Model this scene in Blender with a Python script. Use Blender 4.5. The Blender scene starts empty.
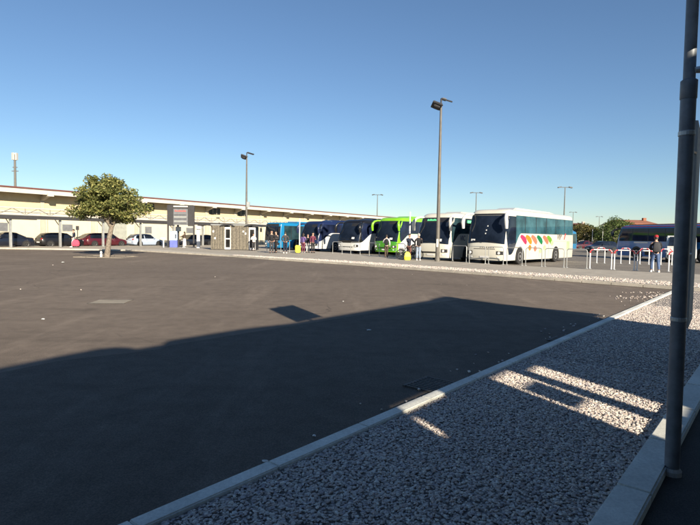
import bpy, math, random
import numpy as np
from mathutils import Vector, Matrix, noise as mnoise

scene = bpy.context.scene
COL = scene.collection
PI = math.pi
rad = math.radians
R = random.Random(7)

# ------------------------------------------------------------------ helpers
class MB:
    """collects shapes, links them as ONE mesh object"""
    def __init__(s):
        s.v = []; s.f = []; s.mi = []; s.cur = 0
    def add(s, vs, fs):
        o = len(s.v)
        s.v += [tuple(p) for p in vs]
        s.f += [tuple(i + o for i in f) for f in fs]
        s.mi += [s.cur] * len(fs)
        return s
    def box(s, c, d, rz=0.0, ry=0.0, rx=0.0):
        M = Matrix.Translation(c) @ Matrix.Rotation(rz, 4, 'Z') @ Matrix.Rotation(ry, 4, 'Y') @ Matrix.Rotation(rx, 4, 'X')
        h = [x / 2 for x in d]
        vs = [M @ Vector((x * h[0], y * h[1], z * h[2])) for z in (-1, 1) for y in (-1, 1) for x in (-1, 1)]
        return s.add(vs, [(0, 2, 3, 1), (4, 5, 7, 6), (0, 1, 5, 4), (2, 6, 7, 3), (0, 4, 6, 2), (1, 3, 7, 5)])
    def b2(s, lo, hi):
        return s.box([(a + b) / 2 for a, b in zip(lo, hi)], [b - a for a, b in zip(lo, hi)])
    def tube(s, pts, r, n=8, cap=True):
        pts = [Vector(p) for p in pts]
        if not isinstance(r, (list, tuple)): r = [r] * len(pts)
        rings = []
        up = None
        for i, p in enumerate(pts):
            if i == 0: t = pts[1] - p
            elif i == len(pts) - 1: t = p - pts[i - 1]
            else: t = (pts[i + 1] - p).normalized() + (p - pts[i - 1]).normalized()
            t.normalize()
            if up is None:
                up = Vector((0, 0, 1)) if abs(t.z) < .9 else Vector((1, 0, 0))
            a = t.cross(up).normalized(); b = a.cross(t).normalized(); up = b
            rings.append([p + (a * math.cos(2 * PI * k / n) + b * math.sin(2 * PI * k / n)) * r[i] for k in range(n)])
        return s.loft(rings, cap)
    def loft(s, rings, cap=True, closed=True):
        n = len(rings[0]); vs = [p for q in rings for p in q]; fs = []
        for i in range(len(rings) - 1):
            for k in range(n if closed else n - 1):
                k2 = (k + 1) % n
                fs.append((i * n + k, i * n + k2, (i + 1) * n + k2, (i + 1) * n + k))
        if cap:
            fs.append(tuple(range(n - 1, -1, -1))); fs.append(tuple((len(rings) - 1) * n + k for k in range(n)))
        return s.add(vs, fs)
    def prism(s, poly, vec):
        vec = Vector(vec); a = [Vector(p) for p in poly]; b = [p + vec for p in a]
        return s.loft([a, b])
    def lathe(s, prof, c=(0, 0, 0), axis='Z', n=20):
        rings = []
        for (r_, h) in prof:
            q = []
            for k in range(n):
                a = 2 * PI * k / n
                p = (r_ * math.cos(a), r_ * math.sin(a), h)
                if axis == 'Y': p = (p[0], p[2], p[1])
                if axis == 'X': p = (p[2], p[0], p[1])
                q.append((p[0] + c[0], p[1] + c[1], p[2] + c[2]))
            rings.append(q)
        return s.loft(rings)
    def build(s, name, mat, parent=None, smooth=False, bevel=0, fixn=True):
        me = bpy.data.meshes.new(name)
        me.from_pydata(s.v, [], s.f)
        mats = mat if isinstance(mat, list) else [mat]
        for m in mats: me.materials.append(m)
        if len(mats) > 1: me.polygons.foreach_set('material_index', s.mi)
        me.validate()
        if fixn:
            import bmesh
            bm = bmesh.new(); bm.from_mesh(me)
            bmesh.ops.recalc_face_normals(bm, faces=bm.faces)
            if bevel:
                es = [e for e in bm.edges if len(e.link_faces) == 2 and e.calc_face_angle(0) > .5]
                bmesh.ops.bevel(bm, geom=es, offset=bevel, segments=2, affect='EDGES', clamp_overlap=True)
            bm.to_mesh(me); bm.free()
        if smooth:
            me.polygons.foreach_set('use_smooth', [True] * len(me.polygons))
            try: me.set_sharp_from_angle(angle=rad(38))
            except Exception: pass
        me.update()
        o = bpy.data.objects.new(name, me); COL.objects.link(o)
        if parent: o.parent = parent
        return o

def tag(o, label=None, cat=None, group=None, kind=None):
    if label: o['label'] = label
    if cat: o['category'] = cat
    if group: o['group'] = group
    if kind: o['kind'] = kind
    return o
def thing(name, loc, rz, label, cat, group=None):
    o = bpy.data.objects.new(name, None); COL.objects.link(o)
    o.location = loc; o.rotation_euler = (0, 0, rz); o.empty_display_size = .3
    return tag(o, label, cat, group)
def copy_tree(o, parent=None):
    c = o.copy(); COL.objects.link(c)
    if parent: c.parent = parent
    for ch in [x for x in o.children]: copy_tree(ch, c)
    return c
def at(px, Y, z=0.0):
    return Vector(((px - 350) / 520 * Y, Y, z))

# ------------------------------------------------------------------ materials
def newmat(name):
    m = bpy.data.materials.new(name); m.use_nodes = True
    nt = m.node_tree; b = nt.nodes['Principled BSDF']
    return m, nt, b
def N(nt, t, **kw):
    n = nt.nodes.new(t)
    for k, v in kw.items():
        if k.startswith('i_'): n.inputs[k[2:].replace('_', ' ')].default_value = v
        else: setattr(n, k, v)
    return n
def ramp(nt, src, stops):
    r = N(nt, 'ShaderNodeValToRGB'); nt.links.new(src, r.inputs[0])
    e = r.color_ramp.elements
    while len(e) > 2: e.remove(e[-1])
    e[0].position, e[0].color = stops[0][0], (*stops[0][1], 1)
    e[1].position, e[1].color = stops[1][0], (*stops[1][1], 1)
    for p, c in stops[2:]:
        q = e.new(p); q.color = (*c, 1)
    return r.outputs[0]
def mix(nt, a, b, fac, mode='MIX'):
    m = N(nt, 'ShaderNodeMix', data_type='RGBA', blend_type=mode)
    for sock, val in ((m.inputs[0], fac), (m.inputs[6], a), (m.inputs[7], b)):
        if hasattr(val, 'is_linked') or hasattr(val, 'links'): nt.links.new(val, sock)
        else: sock.default_value = (*val, 1) if isinstance(val, tuple) and len(val) == 3 else val
    return m.outputs[2]
def gcoord(nt, scale=None):
    tc = N(nt, 'ShaderNodeTexCoord')
    if scale is None: return tc.outputs['Object']
    mp = N(nt, 'ShaderNodeMapping'); mp.inputs['Scale'].default_value = scale
    nt.links.new(tc.outputs['Object'], mp.inputs[0]); return mp.outputs[0]
def noi(nt, co, scale, detail=4, rough=.6):
    n = N(nt, 'ShaderNodeTexNoise'); n.inputs['Scale'].default_value = scale
    n.inputs['Detail'].default_value = detail; n.inputs['Roughness'].default_value = rough
    nt.links.new(co, n.inputs['Vector']); return n.outputs['Fac']
def mat(name, c, rough=.6, metal=0, var=.12, scale=3, bump=0, bscale=60, spec=.5, coat=0):
    """plain procedural paint / plastic / cloth: base colour with slight dirt variation"""
    m, nt, b = newmat(name)
    co = gcoord(nt)
    d = tuple(x * (1 - var * 1.6) for x in c); l = tuple(min(1, x * (1 + var)) for x in c)
    nt.links.new(ramp(nt, noi(nt, co, scale, 5), [(.3, d), (.7, l)]), b.inputs['Base Color'])
    b.inputs['Roughness'].default_value = rough; b.inputs['Metallic'].default_value = metal
    b.inputs['Specular IOR Level'].default_value = spec
    if coat: b.inputs['Coat Weight'].default_value = coat; b.inputs['Coat Roughness'].default_value = .05
    if bump:
        bp = N(nt, 'ShaderNodeBump'); bp.inputs['Strength'].default_value = bump; bp.inputs['Distance'].default_value = .01
        nt.links.new(noi(nt, co, bscale, 3), bp.inputs['Height']); nt.links.new(bp.outputs[0], b.inputs['Normal'])
    return m

def asphalt(name, c1, c2, fine=1.0, streak=True):
    m, nt, b = newmat(name); co = gcoord(nt)
    big = ramp(nt, noi(nt, co, .22, 6, .62), [(.32, c1), (.68, c2)])
    # long drag marks and tyre sweeps
    st = noi(nt, gcoord(nt, (.9, .12, 1)), 1.0, 5, .7)
    big = mix(nt, big, tuple(x * 1.35 for x in c2), ramp(nt, st, [(.54, (0, 0, 0)), (.72, (.7, .7, .7))]))
    st2 = noi(nt, gcoord(nt, (.15, 1.1, 1)), .8, 5, .7)
    big = mix(nt, big, tuple(x * .7 for x in c1), ramp(nt, st2, [(.54, (0, 0, 0)), (.74, (.6, .6, .6))]))
    med = noi(nt, co, 3.5, 6, .7)
    big = mix(nt, big, (0.5, .5, .5), ramp(nt, med, [(.3, (.0, .0, .0)), (.7, (1, 1, 1))]), 'SOFT_LIGHT') if False else big
    mul = ramp(nt, med, [(.3, (.80, .80, .80)), (.7, (1.12, 1.12, 1.12))])
    big = mix(nt, big, mul, 1.0, 'MULTIPLY')
    wob = N(nt, 'ShaderNodeVectorMath', operation='ADD'); nz = N(nt, 'ShaderNodeTexNoise'); nz.inputs['Scale'].default_value = .9; nz.inputs['Detail'].default_value = 6
    nt.links.new(co, nz.inputs['Vector']); nt.links.new(co, wob.inputs[0]); nt.links.new(nz.outputs['Color'], wob.inputs[1])
    vo = N(nt, 'ShaderNodeTexVoronoi', feature='DISTANCE_TO_EDGE'); vo.inputs['Scale'].default_value = .17; nt.links.new(wob.outputs[0], vo.inputs['Vector'])
    line = ramp(nt, vo.outputs['Distance'], [(.0, (1, 1, 1)), (.0035, (0, 0, 0))])
    msk = ramp(nt, noi(nt, co, .16, 2), [(.50, (0, 0, 0)), (.58, (.75, .75, .75))])
    big = mix(nt, big, tuple(x * .45 for x in c1), mix(nt, line, msk, 1.0, 'MULTIPLY'))
    oil = ramp(nt, noi(nt, co, .8, 3, .5), [(.66, (0, 0, 0)), (.76, (.5, .5, .5))])
    big = mix(nt, big, tuple(x * .5 for x in c1), oil)
    sp = noi(nt, co, 85, 2, .8)
    sp2 = ramp(nt, sp, [(.32, (.55, .55, .55)), (.5, (.95, .95, .95)), (.70, (1.7, 1.65, 1.6))])
    big = mix(nt, big, sp2, .75, 'MULTIPLY')
    nt.links.new(big, b.inputs['Base Color'])
    b.inputs['Roughness'].default_value = .9; b.inputs['Specular IOR Level'].default_value = .25
    bp = N(nt, 'ShaderNodeBump'); bp.inputs['Strength'].default_value = .5 * fine; bp.inputs['Distance'].default_value = .006
    nt.links.new(sp, bp.inputs['Height']); nt.links.new(bp.outputs[0], b.inputs['Normal'])
    return m
def concrete(name, c, var=.25, rough=.85):
    m, nt, b = newmat(name); co = gcoord(nt)
    a = ramp(nt, noi(nt, co, 1.7, 7, .7), [(.3, tuple(x * (1 - var) for x in c)), (.7, tuple(x * (1 + var * .5) for x in c))])
    s = ramp(nt, noi(nt, co, 40, 3, .8), [(.3, (.8, .8, .8)), (.7, (1.12, 1.12, 1.12))])
    a = mix(nt, a, s, 1.0, 'MULTIPLY')
    nt.links.new(a, b.inputs['Base Color']); b.inputs['Roughness'].default_value = rough
    b.inputs['Specular IOR Level'].default_value = .3
    bp = N(nt, 'ShaderNodeBump'); bp.inputs['Strength'].default_value = .25; bp.inputs['Distance'].default_value = .005
    nt.links.new(noi(nt, co, 60, 3), bp.inputs['Height']); nt.links.new(bp.outputs[0], b.inputs['Normal'])
    return m
def gravel_mat(name, base=False):
    m, nt, b = newmat(name); co = gcoord(nt)
    if base:
        vo = N(nt, 'ShaderNodeTexVoronoi'); vo.inputs['Scale'].default_value = 26; nt.links.new(co, vo.inputs['Vector'])
        c = ramp(nt, vo.outputs['Color'], [(.1, (.34, .31, .29)), (.5, (.52, .46, .42)), (.9, (.72, .66, .58))])
        c = mix(nt, c, ramp(nt, vo.outputs['Distance'], [(.25, (1, 1, 1)), (.6, (.3, .3, .3))]), 1.0, 'MULTIPLY')
        bp = N(nt, 'ShaderNodeBump'); bp.invert = True; bp.inputs['Strength'].default_value = 1; bp.inputs['Distance'].default_value = .03
        nt.links.new(vo.outputs['Distance'], bp.inputs['Height']); nt.links.new(bp.outputs[0], b.inputs['Normal'])
    else:
        g = N(nt, 'ShaderNodeNewGeometry')
        c = ramp(nt, g.outputs['Random Per Island'], [(0, (.36, .32, .33)), (.2, (.50, .45, .43)), (.45, (.60, .54, .48)), (.62, (.50, .40, .35)), (.8, (.64, .58, .51)), (1, (.72, .68, .61))])
        c = mix(nt, c, ramp(nt, noi(nt, co, 70, 3, .7), [(.3, (.75, .75, .75)), (.7, (1.15, 1.15, 1.15))]), 1.0, 'MULTIPLY')
    nt.links.new(c, b.inputs['Base Color']); b.inputs['Roughness'].default_value = .85; b.inputs['Specular IOR Level'].default_value = .3
    return m
def leaf_mat(name, c1, c2, c3):
    m, nt, b = newmat(name)
    g = N(nt, 'ShaderNodeNewGeometry')
    c = ramp(nt, g.outputs['Random Per Island'], [(0, c1), (.55, c2), (1, c3)])
    nt.links.new(c, b.inputs['Base Color']); b.inputs['Roughness'].default_value = .55; b.inputs['Specular IOR Level'].default_value = .35
    tr = N(nt, 'ShaderNodeBsdfTranslucent'); nt.links.new(c, tr.inputs[0])
    ms = N(nt, 'ShaderNodeMixShader'); ms.inputs[0].default_value = .25
    nt.links.new(b.outputs[0], ms.inputs[1]); nt.links.new(tr.outputs[0], ms.inputs[2])
    nt.links.new(ms.outputs[0], nt.nodes['Material Output'].inputs[0])
    return m
def glass(name, c, rough=.06):
    m, nt, b = newmat(name); co = gcoord(nt)
    nt.links.new(ramp(nt, noi(nt, co, .9, 4), [(.35, tuple(x * .5 for x in c)), (.65, tuple(x * 1.3 for x in c))]), b.inputs['Base Color'])
    b.inputs['Roughness'].default_value = rough; b.inputs['Specular IOR Level'].default_value = .32
    return m
def paint(name, c, var=.04, rough=.3, coat=.5):
    """vehicle paint, dust towards nothing in particular: streaky grime of its own shape"""
    m, nt, b = newmat(name); co = gcoord(nt, (1, 1, .35))
    cl = ramp(nt, noi(nt, co, 2.2, 6, .7), [(.3, tuple(x * (1 - 2.2 * var) for x in c)), (.65, c)])
    nt.links.new(cl, b.inputs['Base Color'])
    b.inputs['Roughness'].default_value = rough
    b.inputs['Coat Weight'].default_value = coat; b.inputs['Coat Roughness'].default_value = .06
    return m
def glow(name, c, strength):
    m, nt, b = newmat(name)
    b.inputs['Base Color'].default_value = (*c, 1); b.inputs['Emission Color'].default_value = (*c, 1)
    b.inputs['Emission Strength'].default_value = strength
    return m

M = dict(
    lot=asphalt('lot asphalt', (.135, .109, .088), (.178, .146, .118)),
    lotshade=asphalt('lane asphalt', (.088, .074, .062), (.115, .098, .082)),  # lot asphalt with the building's shade put into its colour
    apron=asphalt('bus apron asphalt', (.15, .135, .118), (.20, .182, .16)),
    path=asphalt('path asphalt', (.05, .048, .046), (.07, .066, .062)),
    paving=concrete('platform paving', (.39, .355, .30)),
    kerb=concrete('kerb concrete', (.70, .70, .64)),
    palekerb=concrete('pale kerb stone', (.50, .46, .39)),
    conc=concrete('wall concrete', (.42, .40, .37)),
    gravel=gravel_mat('gravel stones'), gravelbase=gravel_mat('gravel bed', True),
    cream=concrete('cream render', (.60, .545, .42), .08), tan=concrete('tan render', (.60, .49, .31), .1),
    fascia=concrete('white fascia', (.52, .50, .45), .08), rib=concrete('concrete rib', (.46, .42, .34), .12),
    redroof=concrete('red roof edge', (.15, .06, .05), .2), brick=concrete('brick red', (.30, .13, .08), .2),
    shutter=mat('grey shutter', (.33, .34, .30), .6, bump=.2, bscale=8),
    darkwin=glass('dark window', (.02, .02, .02)),
    glassblue=glass('tinted bus glass', (.020, .045, .055)), glassteal=glass('teal bus glass', (.035, .10, .125)),  # teal base colour stands in for sky reflected in the side windows
    screen=glass('windscreen glass', (.012, .018, .032), .04),
    navyglass=glass('navy bus glass', (.012, .018, .045)),
    white=paint('white coach paint', (.60, .58, .50)), white2=paint('white paint', (.62, .62, .59)),
    silver=paint('white swoosh paint', (.60, .61, .62), .05), green=paint('lime green paint', (.20, .50, .015)),
    dgreen=paint('deep green paint', (.05, .26, .02)), navy=paint('navy paint', (.010, .018, .065), coat=.15), black=paint('black paint', (.009, .009, .011), coat=.15),
    turq=paint('turquoise paint', (.010, .17, .36)), blue=paint('blue paint', (.03, .19, .50)), redp=paint('red paint', (.42, .03, .03)),
    maroon=paint('maroon car paint', (.065, .006, .012)), darkcar=paint('dark blue car paint', (.008, .011, .022)),
    bluesilver=paint('pale blue car paint', (.36, .43, .55)), greycar=paint('grey car paint', (.20, .21, .22)),
    rubber=mat('rubber', (.018, .018, .018), .85), rim=mat('wheel rim', (.45, .45, .45), .35, .7),
    trim=mat('black trim', (.02, .02, .022), .5), lamp=mat('lamp lens', (.75, .75, .75), .1, 0, .05), tail=mat('tail lamp', (.35, .02, .02), .2),
    steel=mat('galvanised steel', (.42, .43, .42), .45, .5), pole=mat('grey pole paint', (.15, .165, .185), .5, .2, .2, 9),
    mastlo=mat('mast steel', (.125, .115, .10), .6, .1), dark=mat('dark metal', (.028, .028, .032), .5),
    frame=mat('black steel frame', (.035, .034, .036), .6), truss=mat('grey truss steel', (.22, .21, .19), .5),
    hoopw=mat('white hoop paint', (.72, .72, .72), .4), hoopr=mat('red hoop band', (.55, .03, .04), .4),
    booth=mat('weathered grey panel', (.17, .15, .115), .8, 0, .3, 7, .3, 20), boothframe=mat('booth white frame', (.72, .70, .68), .5),
    led=mat('display panel', (.16, .165, .175), .4), ledred=mat('display red text', (.55, .10, .08), .5),
    machineblue=mat('machine blue', (.10, .13, .50), .4), machinewhite=mat('machine pale blue', (.42, .55, .78), .4),
    bark=mat('bark', (.20, .165, .13), .9, 0, .35, 9, .6, 25), yellow=mat('yellow plastic', (.80, .66, .02), .5),
    skin=mat('skin', (.52, .31, .22), .55, 0, .05), eye=mat('eye', (.02, .015, .01), .3), hair=mat('dark hair', (.022, .016, .012), .6), greyhair=mat('grey hair', (.35, .33, .30), .6),
    litter=mat('white litter', (.75, .75, .72), .7), grate=mat('cast iron', (.10, .095, .09), .7, .3, .3, 30, .5, 60), slabpale=concrete('cover slab', (.30, .265, .21)),
    leaf=leaf_mat('tree leaf', (.075, .095, .032), (.165, .18, .055), (.33, .31, .11)),
    leaf2=leaf_mat('green leaf', (.035, .055, .016), (.075, .115, .03), (.15, .19, .06)),
    leaf3=leaf_mat('autumn leaf', (.05, .055, .02), (.11, .105, .035), (.20, .16, .05)),
    ledgreen=glow('green destination text', (.10, .55, .22), .55), dustconc=concrete('grey plaster', (.5, .42, .36)),
    pink=mat('pink decal', (.36, .03, .09), .4), orange=mat('orange decal', (.45, .19, .01), .4), leafgreen=mat('green decal', (.006, .15, .05), .4),
    lime=mat('lime decal', (.13, .29, .03), .4), salmon=mat('salmon decal', (.44, .15, .09), .4), palegreen=mat('pale green decal', (.36, .47, .27), .4),
    textgrey=mat('grey lettering', (.16, .15, .13), .5), textred=mat('red lettering', (.60, .03, .03), .5), textnavy=mat('navy lettering', (.012, .02, .12), .5),
)
def cloth(name, c): 
    if name not in M: M[name] = mat(name, c, .85, 0, .12, 14, .2, 40, .2)
    return M[name]

# ------------------------------------------------------------------ camera
F_ = 520.0
pitch = math.atan(26.5 / F_); roll = rad(.92)
fw = Vector((0, math.cos(pitch), -math.sin(pitch))); u0 = Vector((0, math.sin(pitch), math.cos(pitch))); r0 = Vector((1, 0, 0))
rt = r0 * math.cos(roll) + u0 * math.sin(roll); up = u0 * math.cos(roll) - r0 * math.sin(roll)
cd = bpy.data.cameras.new('camera'); cam = bpy.data.objects.new('camera', cd); COL.objects.link(cam)
mw = Matrix((rt, up, -fw)).transposed().to_4x4(); mw.translation = (0, 0, 1.6)
cam.matrix_world = mw
cd.sensor_width = 36; cd.lens = 36 * F_ / 700; cd.clip_start = .05; cd.clip_end = 3000
scene.camera = cam

def gp(px, py):
    d = fw + rt * ((px - 350) / F_) - up * ((py - 262.5) / F_); t = -1.6 / d.z; return Vector((d.x * t, d.y * t, 0))

# ------------------------------------------------------------------ light
SE = rad(22.0)
s_dir = Vector((-math.sin(rad(25)), math.cos(rad(25)), 0))           # the way shadows fall
sun_to = -s_dir * math.cos(SE) + Vector((0, 0, math.sin(SE)))
ld = bpy.data.lights.new('sun', 'SUN'); ld.energy = 5.0; ld.angle = rad(.5); ld.color = (1, .88, .70)
sun = bpy.data.objects.new('sun', ld); COL.objects.link(sun); sun.rotation_euler = (-sun_to).to_track_quat('-Z', 'Y').to_euler()
sun.location = (10, -20, 30)
w = bpy.data.worlds.new('World'); scene.world = w; w.use_nodes = True
wn = w.node_tree; bg = wn.nodes['Background']
sky = wn.nodes.new('ShaderNodeTexSky'); sky.sky_type = 'NISHITA'; sky.sun_disc = False
sky.sun_elevation = SE; sky.sun_rotation = math.atan2(sun_to.x, sun_to.y)
sky.altitude = 0; sky.air_density = 1.0; sky.dust_density = 0.0; sky.ozone_density = 4.2
wn.links.new(sky.outputs[0], bg.inputs[0]); bg.inputs[1].default_value = .058
scene.view_settings.view_transform = 'Standard'; scene.view_settings.look = 'None'
scene.view_settings.exposure = 1.05; scene.view_settings.gamma = 1; scene.view_settings.use_curve_mapping = False

# ------------------------------------------------------------------ ground
def sheet(name, pts, z, m, kind='structure'):
    o = MB().add([(x, y, z) for x, y in pts], [tuple(range(len(pts)))]).build(name, m, fixn=False)
    if o.data.polygons[0].normal.z < 0: o.data.flip_normals()
    return tag(o, kind=kind)
sheet('ground', [(-900, -900), (900, -900), (900, 900), (-900, 900)], 0, M['lot'])
D = Vector((.640, .768)).normalized()          # direction of the near kerb (and of the coaches), to the right and away
Nn = Vector((D.y, -D.x))                       # to the right of it
K0 = Vector((-1.07, 2.77))                     # on the near kerb
def kp(t, off): p = K0 + D * t + Nn * off; return (p.x, p.y)
KL = 18.6
sheet('shade_sheet', [kp(-30, -.02), kp(9.6, -.02)] + [(gp(*q).x, gp(*q).y) for q in ((600, 318), (468, 298.5), (436, 302.5), (330, 320), (170, 345.5), (160, 349), (139, 352), (60, 361), (0, 373))] + [kp(-30, -4.2)], .004, M['lotshade'])  # darkened sheet traced just inside the cast shadow to deepen it
# platform polygon
far = [(-48, 18), (-31.5, 44.6), (-19, 45.2), (-8.4, 36.6), (-5.0, 33.1), (-.6, 29.2), (4.2, 24.2), (8.0, 20.1), (12.3, 15.6), (24, 3.2)]
back = [(40, 10), (17.5, 22.6), (8.6, 29.6), (5.0, 35), (2.0, 41), (-1, 46.7), (-4.4, 50), (-8.3, 54), (-10, 62), (-9, 80), (-36, 48.5), (-52, 24)]
sheet('bus_apron', [(-80, 20), (-34, 45.2), (-19, 46.0), (0, 30), (12.6, 16.5), (60, -20), (200, 60), (160, 220), (-20, 200)], .004, M['apron'])
def slab(name, poly, z0, z1, m):
    o = MB().prism([(x, y, z0) for x, y in poly], (0, 0, z1 - z0)).build(name, m)
    return tag(o, kind='structure')
slab('platform', far[:] + back, .004, .10, M['paving'])
# kerb stones along the lot edge of the platform
def strip_along(pts, w, z0, z1, off=0.0, joint=None, gap=.006):
    """kerb stones along a polyline, cut into pieces of length joint"""
    mb = MB()
    for (a, b) in zip(pts[:-1], pts[1:]):
        a = Vector(a); b = Vector(b); d = (b - a); L = d.length; d /= L; n = Vector((d.y, -d.x))
        k = max(1, int(round(L / joint))) if joint else 1
        for i in range(k):
            p0 = a + d * (L * i / k + (gap if joint else 0)); p1 = a + d * (L * (i + 1) / k)
            c = (p0 + p1) / 2 + n * off
            mb.box((c.x, c.y, (z0 + z1) / 2), ((p1 - p0).length, w, z1 - z0), math.atan2(d.y, d.x))
    return mb
kb = strip_along(far, .16, .0, .115, off=.085, joint=1.0)
tag(kb.build('platform_kerb', M['palekerb'], bevel=.012), kind='structure')
# gravel verge on the platform side of the far kerb
vin = []
for i, p in enumerate(far[3:]): vin.append(Vector(p) + Vector((.72, .69)) * (.12, 1.5)[0])
vout = [Vector(p) + Vector((.72, .69)) * q for p, q in zip(far[3:], (.6, 1.3, 1.6, 1.7, 1.9, 2.0, 2.0))]
sheet('gravel_verge', [(p.x, p.y) for p in vin] + [(p.x, p.y) for p in reversed(vout)], .106, M['palekerb'])
# pale strip on the left edge below the canopy
sheet('pale_walk', [(-31.4, 44.75), (-19, 45.35), (-8.6, 37.0), (-7.9, 37.6), (-17.5, 47.2), (-31.2, 46.6)], .104, M['palekerb'])

# near kerb (thin), gravel bed, wide kerb, path
near = [kp(-6, -.07), kp(KL, -.07)]
tag(strip_along([kp(-6, .0), kp(KL, .0)], .12, -.05, .05, joint=1.0, gap=.004).build('near_kerb', M['kerb'], bevel=.008), kind='structure')
BW = 1.85                                       # gravel bed width
def bend(t): return BW + .0 * t
sheet('gravel_base', [kp(-6, .06), kp(KL + 4, .06), kp(KL + 4, 9.0), kp(9.5, 9.0), kp(9.5, BW), kp(-6, BW)], .020, M['gravelbase'])
tag(strip_along([kp(-6, BW + .1), kp(10.2, BW + .1)], .2, -.05, .075, joint=1.0, gap=.005).build('path_kerb', M['kerb'], bevel=.012), kind='structure')
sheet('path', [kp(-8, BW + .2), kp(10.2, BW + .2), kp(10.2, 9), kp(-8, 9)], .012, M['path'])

# gravel stones: baked mesh
def stones(name, pts, smin, smax, m, seed, level=1):
    rng = np.random.default_rng(seed)
    import bmesh
    bm = bmesh.new(); bmesh.ops.create_icosphere(bm, subdivisions=level, radius=1)
    bv = np.array([v.co[:] for v in bm.verts]); bf = np.array([[v.index for v in f.verts] for f in bm.faces]); bm.free()
    nv = len(bv); n = len(pts)
    variants = [bv * (1 + rng.normal(0, .21, (nv, 1))) * np.array([1, rng.uniform(.65, .95), rng.uniform(.35, .62)]) for _ in range(14)]
    V = np.empty((n, nv, 3)); idx = rng.integers(0, 14, n)
    sc = rng.uniform(smin, smax, n) * np.where(rng.random(n) < .12, 1.35, 1.0)
    az = rng.uniform(0, 2 * PI, n); tl = rng.normal(0, .35, n)
    for i in range(n):
        v = variants[idx[i]] * sc[i]
        c, s_ = math.cos(tl[i]), math.sin(tl[i]); v = np.stack([v[:, 0], v[:, 1] * c - v[:, 2] * s_, v[:, 1] * s_ + v[:, 2] * c], 1)
        c, s_ = math.cos(az[i]), math.sin(az[i]); v = np.stack([v[:, 0] * c - v[:, 1] * s_, v[:, 0] * s_ + v[:, 1] * c, v[:, 2]], 1)
        V[i] = v + pts[i]
    V = V.reshape(-1, 3); Fc = (bf[None] + (np.arange(n) * nv)[:, None, None]).reshape(-1, 3)
    me = bpy.data.meshes.new(name); me.vertices.add(len(V)); me.vertices.foreach_set('co', V.ravel())
    me.loops.add(len(Fc) * 3); me.loops.foreach_set('vertex_index', Fc.ravel())
    me.polygons.add(len(Fc)); me.polygons.foreach_set('loop_start', np.arange(0, len(Fc) * 3, 3)); me.polygons.foreach_set('loop_total', np.full(len(Fc), 3))
    me.materials.append(m); me.update(); me.validate(); me.shade_flat()
    o = bpy.data.objects.new(name, me); COL.objects.link(o); return o
rg = np.random.default_rng(3)
def scatter(n, t0, t1, o0, o1, z, zs):
    t = rg.uniform(t0, t1, n); o = rg.uniform(o0, o1, n)
    P = np.array(K0)[None] + t[:, None] * np.array(D)[None] + o[:, None] * np.array(Nn)[None]
    return np.concatenate([P, (z + rg.uniform(0, zs, n))[:, None]], 1)
g1 = scatter(46000, -1.5, 5.5, .07, BW - .01, .020, .010)
g2 = scatter(22000, 5.5, 13.0, .07, BW + .0, .020, .010)
g3 = scatter(10000, 11.0, 22, .07, 6.0, .020, .010)
g4 = scatter(4000, -3, -1.5, .07, BW, .020, .010)
tag(stones('gravel', np.concatenate([g1, g2, g3, g4]), .006, .0155, M['gravel'], 5), 'grey and buff loose gravel filling the bed between two kerbs', 'gravel', kind='stuff')
# verge stones and spilled stones
vp = []
for a, b, c, d in zip(vin[:-1], vin[1:], vout[:-1], vout[1:]):
    k = int((b - a).length * 260)
    for _ in range(k):
        u, v = R.random(), R.random() ** 1.3
        p = (a.lerp(b, u)).lerp(c.lerp(d, u), v); vp.append((p.x, p.y, .115 + R.random() * .02))
tag(stones('verge_stones', np.array(vp), .012, .032, M['gravel'], 6, 1), 'pale loose stones along the platform edge', 'gravel', kind='stuff')
sp = []
for (px, py, n, sg) in ((9.1, 14.9, 60, .28), (8.3, 14.6, 40, .3), (9.6, 15.3, 60, .25), (7.6, 14.3, 16, .3), (9.3, 15.9, 40, .35)):
    for _ in range(n): sp.append((R.gauss(px, sg * 1.2), R.gauss(py, sg * .45), .012))
for _ in range(60):
    t = R.uniform(2, 17); o_ = -abs(R.gauss(0, .25)) - .1; q = kp(t, o_); sp.append((q[0], q[1], .012))
for _ in range(12): sp.append((R.uniform(-16, 7), R.uniform(8, 30), .008))
tag(stones('spilled_stones', np.array(sp), .010, .026, M['gravel'], 8, 1), 'loose stones spilled onto the asphalt beside the kerb', 'gravel', kind='stuff')

# ------------------------------------------------------------------ the building behind the photographer (casts the big shadow)
Q0 = Vector((7.7, 3.1)); dw = Vector((.633, .774)); mw_ = Vector((.774, -.633)); TE = math.tan(SE)
s2 = Vector((s_dir.x, s_dir.y))
def towall(X):
    X = Vector(X); k = (mw_.dot(Q0) - mw_.dot(X)) / (mw_.dot(-s2))
    W_ = X - s2 * k; return (-(W_ - Q0).dot(dw), k * TE)
def wp(t, z, o=0): p = Q0 - dw * t + mw_ * o; return (p.x, p.y, z)
shd = [gp(*q).xy for q in ((456, 295), (448, 295.6), (432, 299), (429.5, 300.2), (432, 301.4), (380, 310), (316, 320.4), (240, 329), (169, 340.3), (165, 341.6), (162.5, 344.5), (160.5, 346.2), (139, 349.6), (133, 348), (128, 347.2), (115, 347.0), (100, 348.2), (50, 357.5), (0, 367.5))]
prof = [towall(p) for p in shd]
ter = thing('station_shed', wp(0, 0), 0, 'long shed behind the camera, only its shadow falls across the lot', 'building')
ter.location = (0, 0, 0)
holes = []
def tz(px, py): return towall(gp(px, py).xy)
def tmid(a, b): return (tz(*a)[0] + tz(*b)[0]) / 2
tU = tmid((574, 397), (657, 424)); tL = tmid((568.6, 411.4), (645.7, 443)); t1a = tmid((532, 365.6), (668, 410)); t1b = tmid((523, 371), (657, 418.5))
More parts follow.
